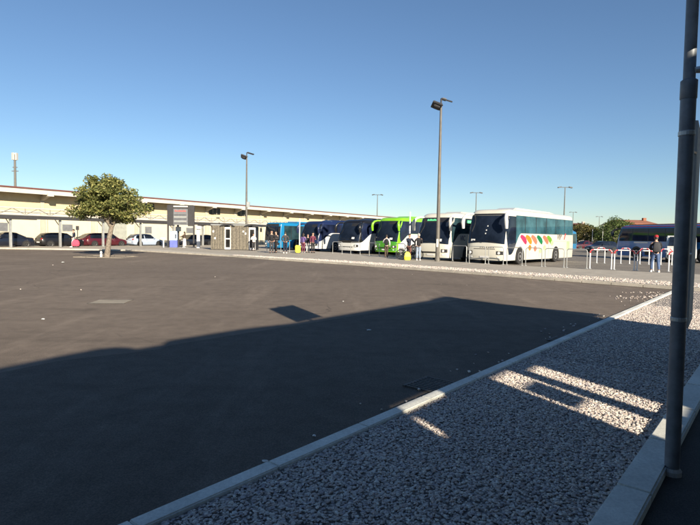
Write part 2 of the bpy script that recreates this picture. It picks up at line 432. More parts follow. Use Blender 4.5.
z0_, z1_, z2_, z3_ = tz(650, 433)[1], tz(572, 404)[1], tz(527, 382)[1], tz(487, 384)[1] + .05
lo_, hi_ = min(tU, tL), max(tU, tL)
holes += [(lo_, hi_, z0_, z1_), (lo_, hi_, z2_, z3_), (lo_, lo_ + .07, z1_, z2_), (hi_ - .07, hi_, z1_, z2_)]
holes += [(min(t1a, t1b), max(t1a, t1b), tz(663, 414)[1], tz(527, 368)[1])]
(ta, za), (tb_, zb_) = tz(403, 420), tz(442, 433)
holes.append(((ta + tb_) / 2 - .04, (ta + tb_) / 2 + .04, min(za, zb_), max(za, zb_)))
(ta, za), (tb_, zb_) = towall((.47, 4.60)), towall((.97, 5.07))
holes.append((min(ta, tb_), max(ta, tb_), (za + zb_) / 2 + .085 - .05, (za + zb_) / 2 + .085 + .03))
ts = sorted({0, 45.0} | {h[0] for h in holes} | {h[1] for h in holes}); zs = sorted({0, 4.4} | {h[2] for h in holes} | {h[3] for h in holes})
mb = MB()
for a, b in zip(ts[:-1], ts[1:]):
    for c, d in zip(zs[:-1], zs[1:]):
        tm, zm = (a + b) / 2, (c + d) / 2
        if any(h[0] < tm < h[1] and h[2] < zm < h[3] for h in holes): continue
        mb.loft([[wp(a, c), wp(b, c), wp(b, d), wp(a, d)], [wp(a, c, .05), wp(b, c, .05), wp(b, d, .05), wp(a, d, .05)]])
mb.build('wall', M['conc'], ter)
mb = MB()
pts = [(0, 4.4)] + [(t, z) for t, z in prof] + [(45, prof[-1][1]), (45, 4.4)]
pts = [(max(t, 0), z) for t, z in pts]
mb.prism([wp(t, z) for t, z in pts], (mw_.x * .3, mw_.y * .3, 0)); mb.build('parapet', M['conc'], ter)
e2 = (gp(630, 317.3).xy - gp(466, 295.9).xy).normalized()
mb = MB(); a = Q0; b = Q0 + e2 * 16; nx = Vector((-e2.y, e2.x)) * .2
zc = prof[0][1]
mb.prism([(a.x, a.y, 0), (b.x, b.y, 0), (b.x, b.y, zc), (a.x, a.y, zc)], (-nx.x, -nx.y, 0)); mb.build('end_wall', M['conc'], ter)
mb = MB(); mb.loft([[wp(.4, 4.75, .06), wp(45, 4.75, .06), wp(45, 4.75, 3.8), wp(.4, 4.75, 3.8)], [wp(.4, 4.85, .06), wp(45, 4.85, .06), wp(45, 4.85, 3.8), wp(.4, 4.85, 3.8)]]); mb.build('roof', M['dark'], ter)
# unseen canopy added over the path, blocks sky light to deepen the shade
mb = MB(); cz = 3.0
mb.loft([[wp(.4, z + .5, -.01), wp(40, z + .5, -.01), wp(40, z, -4.02), wp(-1.7, z, -4.02)] for z in (cz - .1, cz)]); mb.build('canopy', M['dark'], ter)
for t in (-1.2, 9, 14, 19, 24): MB().tube([wp(t, 0, -3.4), wp(t, cz - .11, -3.4)], .07, 10).build('sky_blocker_post', M['dark'], ter)

# ------------------------------------------------------------------ text
def text(name, s, size, m, parent, loc, rot, ext=.004, shear=0):
    cu = bpy.data.curves.new(name, 'FONT'); cu.body = s; cu.size = size; cu.extrude = ext; cu.shear = shear; cu.align_x = 'LEFT'
    t = bpy.data.objects.new(name, cu); COL.objects.link(t)
    dg = bpy.context.evaluated_depsgraph_get()
    me = bpy.data.meshes.new_from_object(t.evaluated_get(dg)); COL.objects.unlink(t); bpy.data.objects.remove(t)
    me.materials.clear(); me.materials.append(m)
    o = bpy.data.objects.new(name, me); COL.objects.link(o); o.parent = parent; o.location = loc; o.rotation_euler = rot
    return o

# ------------------------------------------------------------------ coaches
class Coach:
    """local frame: origin at front centre on the ground, +X to the rear, -Y the side the photo shows"""
    def __init__(s, L=12.0, Wd=1.27, H=3.4, rake=.75, zb=.28, zs=1.25, nose=.45):
        s.L, s.W, s.H, s.rake, s.zb, s.zs, s.nose = L, Wd, H, rake, zb, zs, nose
    def w(s, z):
        a = 1.0
        if z < .7: a -= .02 * (.7 - z) / .4
        if z > 1.6: a -= .035 * ((z - 1.6) / (s.H - 1.6)) ** 1.3
        rr = .28
        if z > s.H - rr:
            q = min(1, (z - (s.H - rr)) / rr); a -= .20 * (1 - math.sqrt(max(0, 1 - q * q)))
        return s.W * a
    def xf(s, z):
        x = 0.0
        if z < .6: x += .07 * (.6 - z) / .3
        if z > s.zs:
            q = (z - s.zs) / (s.H - s.zs); x += s.rake * (.55 * q + .45 * q * q)
        rr = .25
        if z > s.H - rr:
            q = min(1, (z - (s.H - rr)) / rr); x += .35 * (1 - math.sqrt(max(0, 1 - q * q)))
        return x
    def xr(s, z):
        x = s.L
        if z > 1.2: x -= .22 * ((z - 1.2) / (s.H - 1.2)) ** 1.5
        rr = .25
        if z > s.H - rr:
            q = min(1, (z - (s.H - rr)) / rr); x -= .3 * (1 - math.sqrt(max(0, 1 - q * q)))
        return x
    def front(s, a, z, o=0):
        p = 3.2; W = s.w(z) + o
        x = s.xf(z) - o + s.nose * (1 - (max(0, 1 - abs(a) ** p)) ** (1 / p))
        return Vector((x, a * W, z))
    def rear(s, a, z, o=0):
        p = 4; W = s.w(z) + o
        return Vector((s.xr(z) + o - .25 * (1 - (max(0, 1 - abs(a) ** p)) ** (1 / p)), a * W, z))
    def body(s, m, root):
        zl = [s.zb, s.zb + .06, .6, .9, s.zs, 1.6, 2.0, 2.4, 2.8] + [s.H - .28 + .28 * q for q in (0, .3, .55, .75, .9, 1.0)]
        zl = sorted(set(z for z in zl))
        rings = []
        tt = [math.sin(PI / 2 * (i / 10)) for i in range(-10, 11)]
        for z in zl:
            ring = [s.front(a, z) for a in tt]
            f = s.xf(z) + s.nose; r_ = s.xr(z) - .25
            ring += [Vector((f + (r_ - f) * q, s.w(z), z)) for q in (.25, .5, .75)]
            ring += [s.rear(-a, z) for a in tt]
            ring += [Vector((r_ + (f - r_) * q, -s.w(z), z)) for q in (.25, .5, .75)]
            rings.append(ring)
        mb = MB(); mb.loft(rings); return mb.build('body', m, root, smooth=True)
    def fpatch(s, name, m, root, a0, a1, z0, z1, o=.012, na=18, nz=8, zf=None):
        outer, inner = [], []
        t0, t1 = math.asin(a0) , math.asin(a1)
        for j in range(nz + 1):
            for i in range(na + 1):
                a = math.sin(t0 + (t1 - t0) * i / na)
                zz0 = zf(a) if zf else z0
                z = zz0 + (z1 - zz0) * j / nz
                outer.append(s.front(a, z, o)); inner.append(s.front(a, z, -.02))
        return s._solid(name, m, root, outer, inner, na, nz)
    def spatch(s, name, m, root, x0, x1, f0, f1, side=-1, o=.012, nx=None, nz=4):
        f0 = f0 if callable(f0) else (lambda x, v=f0: v); f1 = f1 if callable(f1) else (lambda x, v=f1: v)
        nx = nx or max(2, int((x1 - x0) / .15)); outer, inner = [], []
        for j in range(nz + 1):
            for i in range(nx + 1):
                x = x0 + (x1 - x0) * i / nx; a, b = f0(x), f1(x); b = max(b, a + .003); z = a + (b - a) * j / nz
                # around the rounded front corner follow the nose
                xc = s.xf(z) + s.nose
                def pt(oo):
                    W = s.w(z) + oo
                    y = W
                    if x < xc:
                        q = min(1, max(0, (xc - x) / s.nose)); aa = (1 - q ** 3.2) ** (1 / 3.2) if q < 1 else 0
                        y = W * max(aa, .0)
                    if x > s.xr(z) - .25:
                        q = min(1, (x - s.xr(z) + .25) / .25); y = W * (1 - q ** 4) ** .25
                    return Vector((x, side * y, z))
                outer.append(pt(o)); inner.append(pt(-.02))
        return s._solid(name, m, root, outer, inner, nx, nz)
    def rpatch(s, name, m, root, a0, a1, z0, z1, o=.012, na=8, nz=4):
        outer, inner = [], []
        for j in range(nz + 1):
            for i in range(na + 1):
                a = a0 + (a1 - a0) * i / na; z = z0 + (z1 - z0) * j / nz
                outer.append(s.rear(a, z, o)); inner.append(s.rear(a, z, -.02))
        return s._solid(name, m, root, outer, inner, na, nz)
    def _solid(s, name, m, root, outer, inner, na, nz):
        n = len(outer); W_ = na + 1; fs = []
        for j in range(nz):
            for i in range(na):
                q = (j * W_ + i, j * W_ + i + 1, (j + 1) * W_ + i + 1, (j + 1) * W_ + i)
                fs.append(q)
        border = [i for i in range(na)] + [j * W_ + na for j in range(nz)] + [nz * W_ + i for i in range(na, 0, -1)] + [j * W_ for j in range(nz, 0, -1)]
        for a, b in zip(border, border[1:] + border[:1]): fs.append((a, b, b + n, a + n))
        return MB().add(outer + inner, fs).build(name, m, root, smooth=True)
    def wheel(s, x, side, root, r=.5):
        y = side * (s.w(.6))
        arch = MB()
        pol = [(x + (r + .11) * math.cos(t), 0, .5 + (r + .11) * math.sin(t)) for t in [PI * k / 14 for k in range(15)]]
        pol = [(x + r + .11, 0, s.zb - .02)] + pol + [(x - r - .11, 0, s.zb - .02)]
        arch.prism([(px, side * (s.W + .006), pz) for px, _, pz in pol], (0, -side * .3, 0)); arch.build('wheel_arch', M['trim'], root)
        wh = MB(); yo = side * (s.W + .012); yi = side * (s.W - .27)
        wh.lathe([(r * .56, yi), (r * .96, yi), (r, yi + side * .05), (r, yo - side * .05), (r * .95, yo), (r * .56, yo)], (x, 0, r), 'Y', 28)
        wh = wh.build('wheel', M['rubber'], root, smooth=True)
        rm = MB(); rm.lathe([(r * .57, yo - side * .02), (r * .57, yo + side * .004), (r * .45, yo + side * .002), (r * .40, yo - side * .05), (r * .2, yo - side * .04), (r * .17, yo + side * .03), (.01, yo + side * .035)], (x, 0, r), 'Y', 24)
        for k in range(10):
            a = 2 * PI * k / 10; rm.box((x + r * .31 * math.cos(a), yo - side * .03, r + r * .31 * math.sin(a)), (.03, .02, .03))
        rm.build('rim', M['rim'], wh, smooth=True)
    def mirror(s, side, m, root, big=1.0):
        z1 = s.H - .35; x1 = s.xf(z1) + .22; W = s.w(z1)
        mb = MB(); y = side * W
        mb.tube([(x1, y * .86, z1 + .05), (x1 - .35, y * .98, z1 + .05), (x1 - .62, y * 1.06, z1 - .03), (x1 - .78, y * 1.12, z1 - .22), (x1 - .80, y * 1.15, z1 - .45 * big), (x1 - .74, y * 1.15, z1 - .85 * big)], [.06, .07, .085, .11, .12, .09], 10)
        o = mb.build('mirror', m, root, smooth=True)
        MB().box((x1 - .66, y * 1.15, z1 - .58 * big), (.03, .17, .42 * big)).build('mirror_glass', M['screen'], o)
    def lights(s, root, z=.72):
        for sd in (-1, 1):
            a0, a1 = (.62, .93) if sd > 0 else (-.93, -.62)
            h = s.fpatch('headlight', M['trim'], root, a0, a1, z - .10, z + .11, .016, 8, 3)
            MB().lathe([(.075, 0), (.085, .02), (.02, .045)], (0, 0, 0), 'X', 14).build('lamp', M['lamp'], h).location = s.front(sd * .74, z) + Vector((-.05, 0, 0))
            s.fpatch('fog_lamp', M['lamp'], root, *((.66, .78) if sd > 0 else (-.78, -.66)), .42, .50, .014, 3, 2)
    def wipers(s, root):
        for a in (-.55, .1):
            mb = MB(); mb.tube([s.front(a + t * .5, s.zs + .06 + .12 * t, .03) for t in (0, .3, .6, 1)], .014, 5); mb.build('wiper', M['trim'], root)
    def plate(s, root):
        s.fpatch('number_plate', M['lamp'], root, -.22, .22, .40, .52, .02, 4, 1)
def place(c, px, Y, th, label, group='coaches lined up at the bays', name='coach', cat='coach'):
    """near front corner at pixel column px, distance Y; heading th degrees"""
    b = Vector((math.sin(rad(th)), math.cos(rad(th)), 0)); l = Vector((-b.y, b.x, 0))
    p = at(px, Y) + l * c.W
    p.z = .004
    return thing(name, p, math.atan2(b.y, b.x), label, cat, group)
def pillars(c, root, xs, z0, z1, m, side):
    for x in xs: c.spatch('window_pillar', m, root, x - .035, x + .035, z0, z1, side, .016, 1)
def windshield_interior(c, root):
    pass

def sm(x, a, b):
    t = min(1, max(0, (x - a) / (b - a))); return t * t * (3 - 2 * t)

# --- coach 1 : white with coloured leaves
c = Coach(11.7, 1.27, 3.38, .62, .27, 1.28, .42)
r1 = place(c, 503.5, 30.6, 42, 'white coach with pink, orange and green leaf decals along its side')
c.body(M['white'], r1)
c.fpatch('windscreen', M['screen'], r1, -.955, .955, 1.30, 2.98, zf=lambda a: 1.34 - .10 * a * a)
c.fpatch('destination_panel', M['trim'], r1, -.9, .9, 2.995, 3.10, .010, 14, 2)
for sd in (-1, 1):
    f0 = lambda x: .62 + (1.93 - .62) * sm(x, .9, 2.35) if x > .9 else .62
    c.spatch('side_window', M['glassteal'], r1, 1.62, 11.4, lambda x: f0(x), 3.02, sd)
    c.spatch('driver_window', M['screen'], r1, .36, 1.60, lambda x: max(f0(x), .62 + 1.0 * max(0, (.62 - x) / .26)), lambda x: min(2.95, 2.3 + (x - .36) * 2.2), sd)
    pillars(c, r1, (2.9, 4.6, 6.3, 8.0, 9.7), 1.97, 3.0, M['trim'], sd)
    c.wheel(2.25, sd, r1); c.wheel(8.15, sd, r1)
    c.mirror(sd, M['white2'], r1, 1.0)
    # luggage hatch lines
    for x in (3.6, 5.2, 6.8): c.spatch('hatch_joint', M['textgrey'], r1, x, x + .015, .45, 1.45, sd, .004, 1)
    c.spatch('skirt_joint', M['textgrey'], r1, 3.3, 11.3, 1.45, 1.462, sd, .004)
    # leaves
    cols = ['pink', 'orange', 'salmon', 'leafgreen', 'lime', 'lime']
    if sd < 0:
        for i, (cx_, k) in enumerate(((2.72, 'pink'), (3.5, 'orange'), (4.35, 'salmon'), (5.25, 'leafgreen'), (6.25, 'salmon'), (6.95, 'lime'))):
            w_ = .50
            ln = lambda x, q=cx_: 1.55 - .15 * ((x - q) / w_)
            c.spatch('leaf_decal', M[k], r1, cx_ - w_, cx_ + w_, lambda x, q=cx_: ln(x, q) - .31 * math.sqrt(max(0, 1 - abs((x - q) / w_) ** 2.5)) * (.55 + .45 * (x - q) / w_ if x < q else .55 + .45 * (x - q) / w_), lambda x, q=cx_: ln(x, q) + .24 * math.sqrt(max(0, 1 - abs((x - q) / w_) ** 2.5)), sd, .007, 12)
        for cx_, k, zc_ in ((4.55, 'salmon', .98), (5.45, 'palegreen', .86), (6.1, 'palegreen', 1.04), (3.7, 'orange', 1.05), (7.4, 'palegreen', 1.35)):
            c.spatch('leaf_decal', M[k], r1, cx_ - .26, cx_ + .26, lambda x, q=cx_, z=zc_: z - .2 + .2 * ((x - q) / .26) ** 2, lambda x, q=cx_, z=zc_: z + .16 - .16 * ((x - q) / .26) ** 2, sd, .009, 8)
    c.spatch('rear_grille', M['palegreen'] if sd < 0 else M['textgrey'], r1, 10.2, 10.8, .85, 1.45, sd, .006, 4)
c.lights(r1); c.wipers(r1); c.plate(r1)
for a_, z_ in ((-.10, 2.3), (-.06, 2.05), (-.04, 1.85)): c.fpatch('windscreen_card_or_glint', M['litter'], r1, a_, a_ + .05, z_, z_ + .07, .018, 2, 1)  # white glints on the windscreen, painted as small pale patches
c.fpatch('dashboard_sign', M['litter'], r1, .5, .72, 1.42, 1.54, .018, 3, 1)
c.fpatch('front_grille', M['textgrey'], r1, -.55, .55, .93, .98, .006, 10, 1)
for k in range(7): c.fpatch('badge_letter', M['textgrey'], r1, -.5 + k * .11, -.44 + k * .11, 1.02, 1.09, .008, 1, 1)
c.rpatch('rear_window', M['glassblue'], r1, -.8, .8, 2.0, 2.95)
MB().loft([[(2.2, -.75, 3.37), (9.6, -.75, 3.37), (9.6, .75, 3.37), (2.2, .75, 3.37)], [(3.0, -.6, 3.56), (8.6, -.6, 3.53), (8.6, .6, 3.53), (3.0, .6, 3.56)]]).build('roof_unit', M['white'], r1, bevel=.05)
text('lettering', 'VIP', .62, M['textgrey'], r1, (8.75, -c.w(1.95) - .012, 1.62) if False else (8.25, -c.w(1.7) - .014, 1.56), (PI / 2 + .02, 0, 0), .003, .25)
mb = MB(); mb.prism([(9.6, -c.w(1.7) - .016, 1.58), (9.72, -c.w(1.7) - .016, 1.58), (10.0, -c.w(1.9) - .016, 2.02), (9.85, -c.w(1.9) - .016, 2.02)], (0, .02, 0)); mb.build('red_slash', M['textred'], r1)

# --- coach 2 : white front, silver blue swoosh, navy lettering
def tour(px, Y, th, H, bodym, swooshm, label, glassm, frontlow, letter=None, roofm=None, text_panel=None, mirrm=None, sw=2.2):
    c = Coach(12.2, 1.27, H, .85, .27, 1.22, .48)
    r = place(c, px, Y, th, label)
    c.body(bodym, r)
    c.fpatch('windscreen', M['screen'], r, -.955, .955, 1.2, H - .32, zf=lambda a: 1.22 - .08 * a * a)
    for sd in (-1, 1):
        base = lambda x: 1.02 + .85 * sm(x, .25, sw)
        c.spatch('side_window', glassm, r, .40, 11.9, lambda x: max(base(x), 1.05 + 1.0 * max(0, (.62 - x) / .26)), lambda x: min(H - .34, 2.15 + (x - .4) * 1.9), sd)
        pillars(c, r, (3.4, 5.2, 7.0, 8.8, 10.4), 1.9, H - .36, M['trim'], sd)
        if swooshm:
            c.spatch('side_swoosh', swooshm, r, .32, 11.9, .33, lambda x: base(x) - .02, sd, .008)
        c.wheel(2.65, sd, r); c.wheel(8.9, sd, r)
        c.mirror(sd, mirrm or bodym, r, 1.0)
    if frontlow: c.fpatch('front_mask', frontlow, r, -.93, .93, .86, 1.19, .008, 14, 3)
    c.fpatch('windscreen_card_or_glint', M['litter'], r, -.62, -.40, 1.34, 1.5, .018, 3, 2)
    c.fpatch('sun_blind', M['trim'], r, -.85, -.1, H - .62, H - .34, .016, 10, 2)
    c.lights(r); c.wipers(r); c.plate(r)
    c.fpatch('lower_grille', M['trim'], r, -.55, .55, .56, .66, .008, 10, 1)
    c.rpatch('rear_window', M['glassblue'], r, -.8, .8, 2.0, 2.9)
    MB().loft([[(2.5, -.8, H - .01), (9.8, -.8, H - .01), (9.8, .8, H - .01), (2.5, .8, H - .01)], [(3.0, -.6, H + .16), (9.2, -.6, H + .14), (9.2, .6, H + .14), (3.0, .6, H + .16)]]).build('roof_unit', roofm or bodym, r, bevel=.05)
    return c, r
c2, r2 = tour(447, 33.5, 41, 3.24, M['white'], None, 'white coach with navy lettering on its shaded side, behind the tall lamp mast', M['glassblue'], None, sw=1.7)
dp = c2.fpatch('destination_display', M['trim'], r2, -.75, .75, 2.60, 2.88, .016, 10, 2)
for k in range(9): c2.fpatch('display_letter', M['ledgreen'], r2, -.15 + k * .075, -.10 + k * .075, 2.70, 2.82 - .03 * (k % 3 == 1), .02, 1, 1)
text('lettering', 'VIC', .46, M['textnavy'], r2, (1.62, -c2.w(1.6) - .014, 1.42), (PI / 2, 0, 0), .003)
c2.spatch('route_display', M['ledgreen'], r2, 2.6, 3.3, 2.6, 2.78, -1, .018, 3, 1)

# --- coach 3 : lime green
c3, r3 = tour(396, 44.5, 40, 3.30, M['green'], M['silver'], 'lime green coach with deep green nose between the white coaches', M['navyglass'], M['dgreen'])
c3.fpatch('lower_nose', M['dgreen'], r3, -.95, .95, .34, .84, .006, 14, 3)
# --- coach 4 : white nose, black mask, silver side
c4, r4 = tour(357.5, 46.0, 40, 3.10, M['black'], M['silver'], 'white nosed coach with black mask and dark upper body, left of the green coach', M['navyglass'], M['black'], roofm=M['black'], mirrm=M['black'])
for sd in (-1, 1): c4.spatch('upper_band', M['black'], r4, .9, 12.0, 3.10 - .335, 3.10 - .10, sd, .009)
c4.fpatch('upper_mask', M['black'], r4, -.95, .95, 3.10 - .31, 3.10 - .08, .009, 12, 2)
c4.fpatch('lower_nose', M['white2'], r4, -.985, .985, .30, .98, .014, 16, 3)
# --- coach 5 : navy upper, white swoosh
c5, r5 = tour(316.5, 49.5, 40, 3.0, M['navy'], M['white2'], 'navy blue coach with white and silver swoosh, passengers waiting at its front', M['navyglass'], M['navy'])
c5.fpatch('lower_nose', M['white2'], r5, -.95, .95, .34, .80, .006, 14, 3)
# --- bus 6 : turquoise city bus
def citybus(px, Y, th, H, m, label):
    c = Coach(11.6, 1.25, H, .18, .25, 1.0, .3)
    r = place(c, px, Y, th, label, 'city buses', 'city_bus', 'bus')
    c.body(m, r)
    c.fpatch('windscreen', M['screen'], r, -.95, .95, 1.0, H - .42)
    c.fpatch('destination_display', M['trim'], r, -.8, .8, H - .40, H - .16, .014, 10, 2)
    for sd in (-1, 1):
        c.spatch('side_window', M['glassblue'], r, .7, 11.2, 1.05, H - .35, sd)
        pillars(c, r, (1.7, 3.3, 4.9, 6.5, 8.1, 9.7), 1.05, H - .36, M['trim'], sd)
        c.wheel(2.6, sd, r); c.wheel(8.6, sd, r)
        mb = MB(); mb.tube([(c.xf(2.5) + .1, sd * c.w(2.5), 2.5), (-.15, sd * 1.4, 2.45), (-.2, sd * 1.45, 2.3)], .025, 6); mb.box((-.2, sd * 1.45, 2.08), (.10, .2, .42)); mb.build('mirror', M['trim'], r)
    c.lights(r, .65); c.wipers(r); c.plate(r)
    c.rpatch('rear_window', M['glassblue'], r, -.8, .8, 1.7, 2.6)
    MB().b2((3, -.8, H - .02), (7, .8, H + .16)).build('roof_unit', m, r, bevel=.05)
    return c, r
c6, r6 = citybus(279, 54.5, 40, 2.92, M['turq'], 'turquoise city bus behind two people in dark clothes, last of the row')
c7, r7 = citybus(543, 62, 42, 2.72, M['turq'], 'turquoise bus mostly hidden behind the tail of the decal coach')

# --- right blue coach with red roof
c8 = Coach(12.0, 1.27, 2.92, .5, .27, 1.2, .4)
A8 = Vector((24.0, 47.2, .004)); dirv = Vector((.25, -.968, 0)).normalized()
r8 = thing('coach', A8 + Vector((.968, .25, 0)) * 1.27, math.atan2(dirv.y, dirv.x), 'blue coach with red roof edge and long dark windows on the far right', 'coach', 'coaches lined up at the bays')
c8.body(M['blue'], r8)
c8.fpatch('windscreen', M['screen'], r8, -.95, .95, 1.2, 2.6)
for sd in (-1, 1):
    c8.spatch('side_window', M['navyglass'], r8, .5, 11.7, 1.55, 2.66, sd)
    pillars(c8, r8, (2, 3.7, 5.4, 7.1, 8.8, 10.4), 1.56, 2.65, M['trim'], sd)
    c8.spatch('red_band', M['redp'], r8, .7, 11.6, 2.76, 2.84, sd, .009)
    c8.spatch('white_stripe', M['white2'], r8, 2.2, 3.7, 1.38, 1.5, sd, .009)
    c8.spatch('dark_panel', M['trim'], r8, 3.4, 5.0, .4, 1.0, sd, .009); c8.spatch('door', M['screen'], r8, 6.4, 7.6, .4, 2.5, sd, .016)
    c8.wheel(2.5, sd, r8); c8.wheel(8.8, sd, r8); c8.mirror(sd, M['trim'], r8, .7)
c8.lights(r8)
MB().b2((1.2, -1.0, 2.9), (11.2, 1.0, 3.0)).build('roof_unit', M['redp'], r8, bevel=.03)

# ------------------------------------------------------------------ cars
def car(px, Y, th, m, label, L=4.2, W=.86, H=1.46, style='hatch', group='cars parked under the long canopy', flip=False, loc=None):
    hd = Vector((math.sin(rad(th)), math.cos(rad(th)), 0))
    p = loc if loc is not None else at(px, Y)
    r = thing('car', (p.x, p.y, .004), math.atan2(hd.y, hd.x) + (PI if flip else 0), label, 'car', group)
    h = L / 2; belt = .88
    # x from nose (-h) to tail (h): (x, half width factor, hood/roof z, top half width, bottom z)
    if style == 'hatch':
        st = [(-h, .72, .62, .60, .38), (-h + .12, .88, .74, .75, .24), (-h + .55, .97, .84, .84, .2), (-h + 1.05, 1, .93, .86, .19), (-h + 1.75, 1, H - .06, .66, .19), (-h + 2.3, 1, H, .66, .19), (h - 1.0, 1, H - .02, .65, .19), (h - .45, .99, H - .12, .63, .2), (h - .1, .93, .98, .78, .24), (h, .84, .72, .72, .36)]
        wn_ = (-h + 1.15, -h + 1.85, h - .78, h - .35)
    else:
        st = [(-h, .72, .60, .60, .38), (-h + .12, .88, .72, .75, .24), (-h + .6, .97, .82, .84, .2), (-h + 1.3, 1, .91, .86, .19), (-h + 2.0, 1, H - .06, .66, .19), (-h + 2.5, 1, H, .65, .19), (h - 1.5, 1, H - .06, .63, .19), (h - .75, .99, 1.0, .78, .2), (h - .12, .93, .95, .76, .24), (h, .84, .70, .72, .36)]
        wn_ = (-h + 1.4, -h + 2.1, h - 1.5, h - .9)
    rings = []
    for x, wf, zt_, tw, zb in st:
        w_ = W * wf; zbelt = min(belt, zt_ - .05)
        q = [(x, w_ * .9, zb), (x, w_ * .99, zb + .12), (x, w_, (zb + zbelt) / 2 + .05), (x, w_ * .97, zbelt), (x, tw * .98 if zt_ > 1.05 else w_ * .9, zt_ - .06), (x, (tw - .10) if zt_ > 1.05 else w_ * .72, zt_)]
        ring = q + [(a, -b, c_) for a, b, c_ in reversed(q)]
        rings.append(ring)
    mb = MB(); mb.loft(rings); mb.build('body', m, r, smooth=True)
    # interpolate the shell to lay the glass on it
    def sec(x):
        for a, b in zip(st[:-1], st[1:]):
            if a[0] <= x <= b[0]:
                t = (x - a[0]) / (b[0] - a[0]); return [u + (v - u) * t for u, v in zip(a, b)]
        return list(st[-1])
    for sd in (-1, 1):
        outer = []; xs = [wn_[0] + (wn_[3] - wn_[0]) * i / 14 for i in range(15)]
        top = []; bot = []
        for x in xs:
            _, wf, zt_, tw, zb = sec(x); w_ = W * wf; zbelt = min(belt, zt_ - .05)
            def yy(z):
                t = (z - zbelt) / max(.02, (zt_ - .06 - zbelt)); yb = w_ * .97; yt = tw * .98 if zt_ > 1.05 else w_ * .9
                return yb + (yt - yb) * t
            z0 = zbelt + .03; z1 = max(z0 + .01, zt_ - .11)
            bot.append((x, sd * (yy(z0) + .008), z0)); top.append((x, sd * (yy(z1) + .008), z1))
        g = MB(); n = len(xs)
        g.add(bot + top + [(a, b - sd * .03, c_) for a, b, c_ in bot + top], [(i, i + 1, n + i + 1, n + i) for i in range(n - 1)] + [(i, i + 1, 2 * n + i + 1, 2 * n + i) for i in range(n - 1)] + [(n + i, n + i + 1, 3 * n + i + 1, 3 * n + i) for i in range(n - 1)])
        g.build('side_window', M['screen'], r)
        mid = (wn_[1] + wn_[2]) / 2 + .1
        _, wf, zt_, tw, zb = sec(mid); MB().loft([[(mid - .05, sd * (W * .97 + .012), belt + .02), (mid + .05, sd * (W * .97 + .012), belt + .02), (mid + .05, sd * (W * .9), belt + .02), (mid - .05, sd * W * .9, belt + .02)], [(mid - .05, sd * (tw * .98 + .014), zt_ - .08), (mid + .05, sd * (tw * .98 + .014), zt_ - .08), (mid + .05, sd * tw * .9, zt_ - .08), (mid - .05, sd * tw * .9, zt_ - .08)]]).build('door_pillar', m, r)
        MB().box((-h + 1.5, sd * (W + .08), .97), (.12, .2, .13)).build('mirror', m, r, bevel=.03)
        MB().box((-h + .17, sd * W * .70, .66), (.16, .30, .12), rz=-sd * .35).build('headlight', M['lamp'], r, bevel=.03)
        MB().box((h - .06, sd * W * .72, .80), (.10, .22, .2), rz=sd * .3).build('tail_light', M['tail'], r, bevel=.03)
        MB().box((mid - .25, sd * (W + .012), .78), (.16, .03, .03)).build('door_handle', M['trim'], r)
        for x in (-h + .82, h - .78):
            yo = sd * (W + .006); yi = sd * (W - .2); rr = .31
            MB().prism([(x + (rr + .06) * math.cos(t), sd * (W + .002), rr + (rr + .06) * math.sin(t)) for t in [-.4 + (PI + .8) * k / 14 for k in range(15)]], (0, -sd * .2, 0)).build('wheel_arch', M['trim'], r)
            wh = MB().lathe([(.19, yi), (rr, yi), (rr, yo - sd * .03), (rr * .93, yo), (.19, yo)], (x, 0, rr), 'Y', 22).build('wheel', M['rubber'], r, smooth=True)
            MB().lathe([(.2, yo - sd * .02), (.2, yo + sd * .003), (.15, yo - sd * .02), (.05, yo), (.01, yo)], (x, 0, rr), 'Y', 18).build('rim', M['rim'], wh, smooth=True)
    a, b = sec(wn_[0] - .05), sec(wn_[1] - .12)
    MB().loft([[(a[0], -.66, a[2] + .0), (a[0], .66, a[2] + .0), (b[0], .54, b[2] + .015), (b[0], -.54, b[2] + .015)], [(a[0] + .05, -.66, a[2] - .03), (a[0] + .05, .66, a[2] - .03), (b[0] + .05, .54, b[2] - .02), (b[0] + .05, -.54, b[2] - .02)]]).build('windscreen', M['screen'], r)
    a, b = sec(wn_[2] + .3), sec(wn_[3] + .25)
    MB().loft([[(a[0], -.56, a[2] + .012), (a[0], .56, a[2] + .012), (b[0], .6, b[2] + .012), (b[0], -.6, b[2] + .012)], [(a[0] - .05, -.56, a[2] - .03), (a[0] - .05, .56, a[2] - .03), (b[0] - .05, .6, b[2] - .03), (b[0] - .05, -.6, b[2] - .03)]]).build('rear_window', M['screen'], r)
    for x in (-h - .012, h + .012): MB().box((x, 0, .5), (.02, .5, .11)).build('number_plate', M['lamp'], r)
    return r
TB = 33.5
Bv = Vector((math.sin(rad(TB)), math.cos(rad(TB)))); Bn = Vector((Bv.y, -Bv.x))   # along the station building; towards the lot
CP = Vector((-30.3, 46.4)); CC = Bn.dot(CP)
def online(px, off):      # point at pixel column px on the line parallel to the canopy, off metres behind it
    r_ = (px - 350) / 520; Y = (CC - off) / (Bn.x * r_ + Bn.y); return Vector((r_ * Y, Y, 0))
car(0, 0, TB, M['darkcar'], 'dark blue car at the left end of the canopy, nearest the picture edge', loc=online(5, 3.2), style='saloon', L=4.5)
car(0, 0, TB, M['black'], 'black hatchback parked between the first two canopy posts on the left', loc=online(60, 3.2), flip=True, L=4.3)
car(0, 0, TB, M['maroon'], 'maroon estate car parked behind the tree trunk', loc=online(104, 3.2), L=4.7, style='hatch', H=1.5, flip=True)
car(0, 0, TB, M['maroon'], 'low maroon car just left of the tree, partly hidden by a passer-by', loc=online(86, 3.4), L=4.0, H=1.38, style='saloon')
car(0, 0, TB, M['bluesilver'], 'pale blue hatchback parked right of the tree', loc=online(145, 3.2), L=4.1, flip=True)
car(0, 0, TB, M['darkcar'], 'dark hatchback parked right of the woman at the ticket machine', loc=online(190, 4.2), L=3.9)
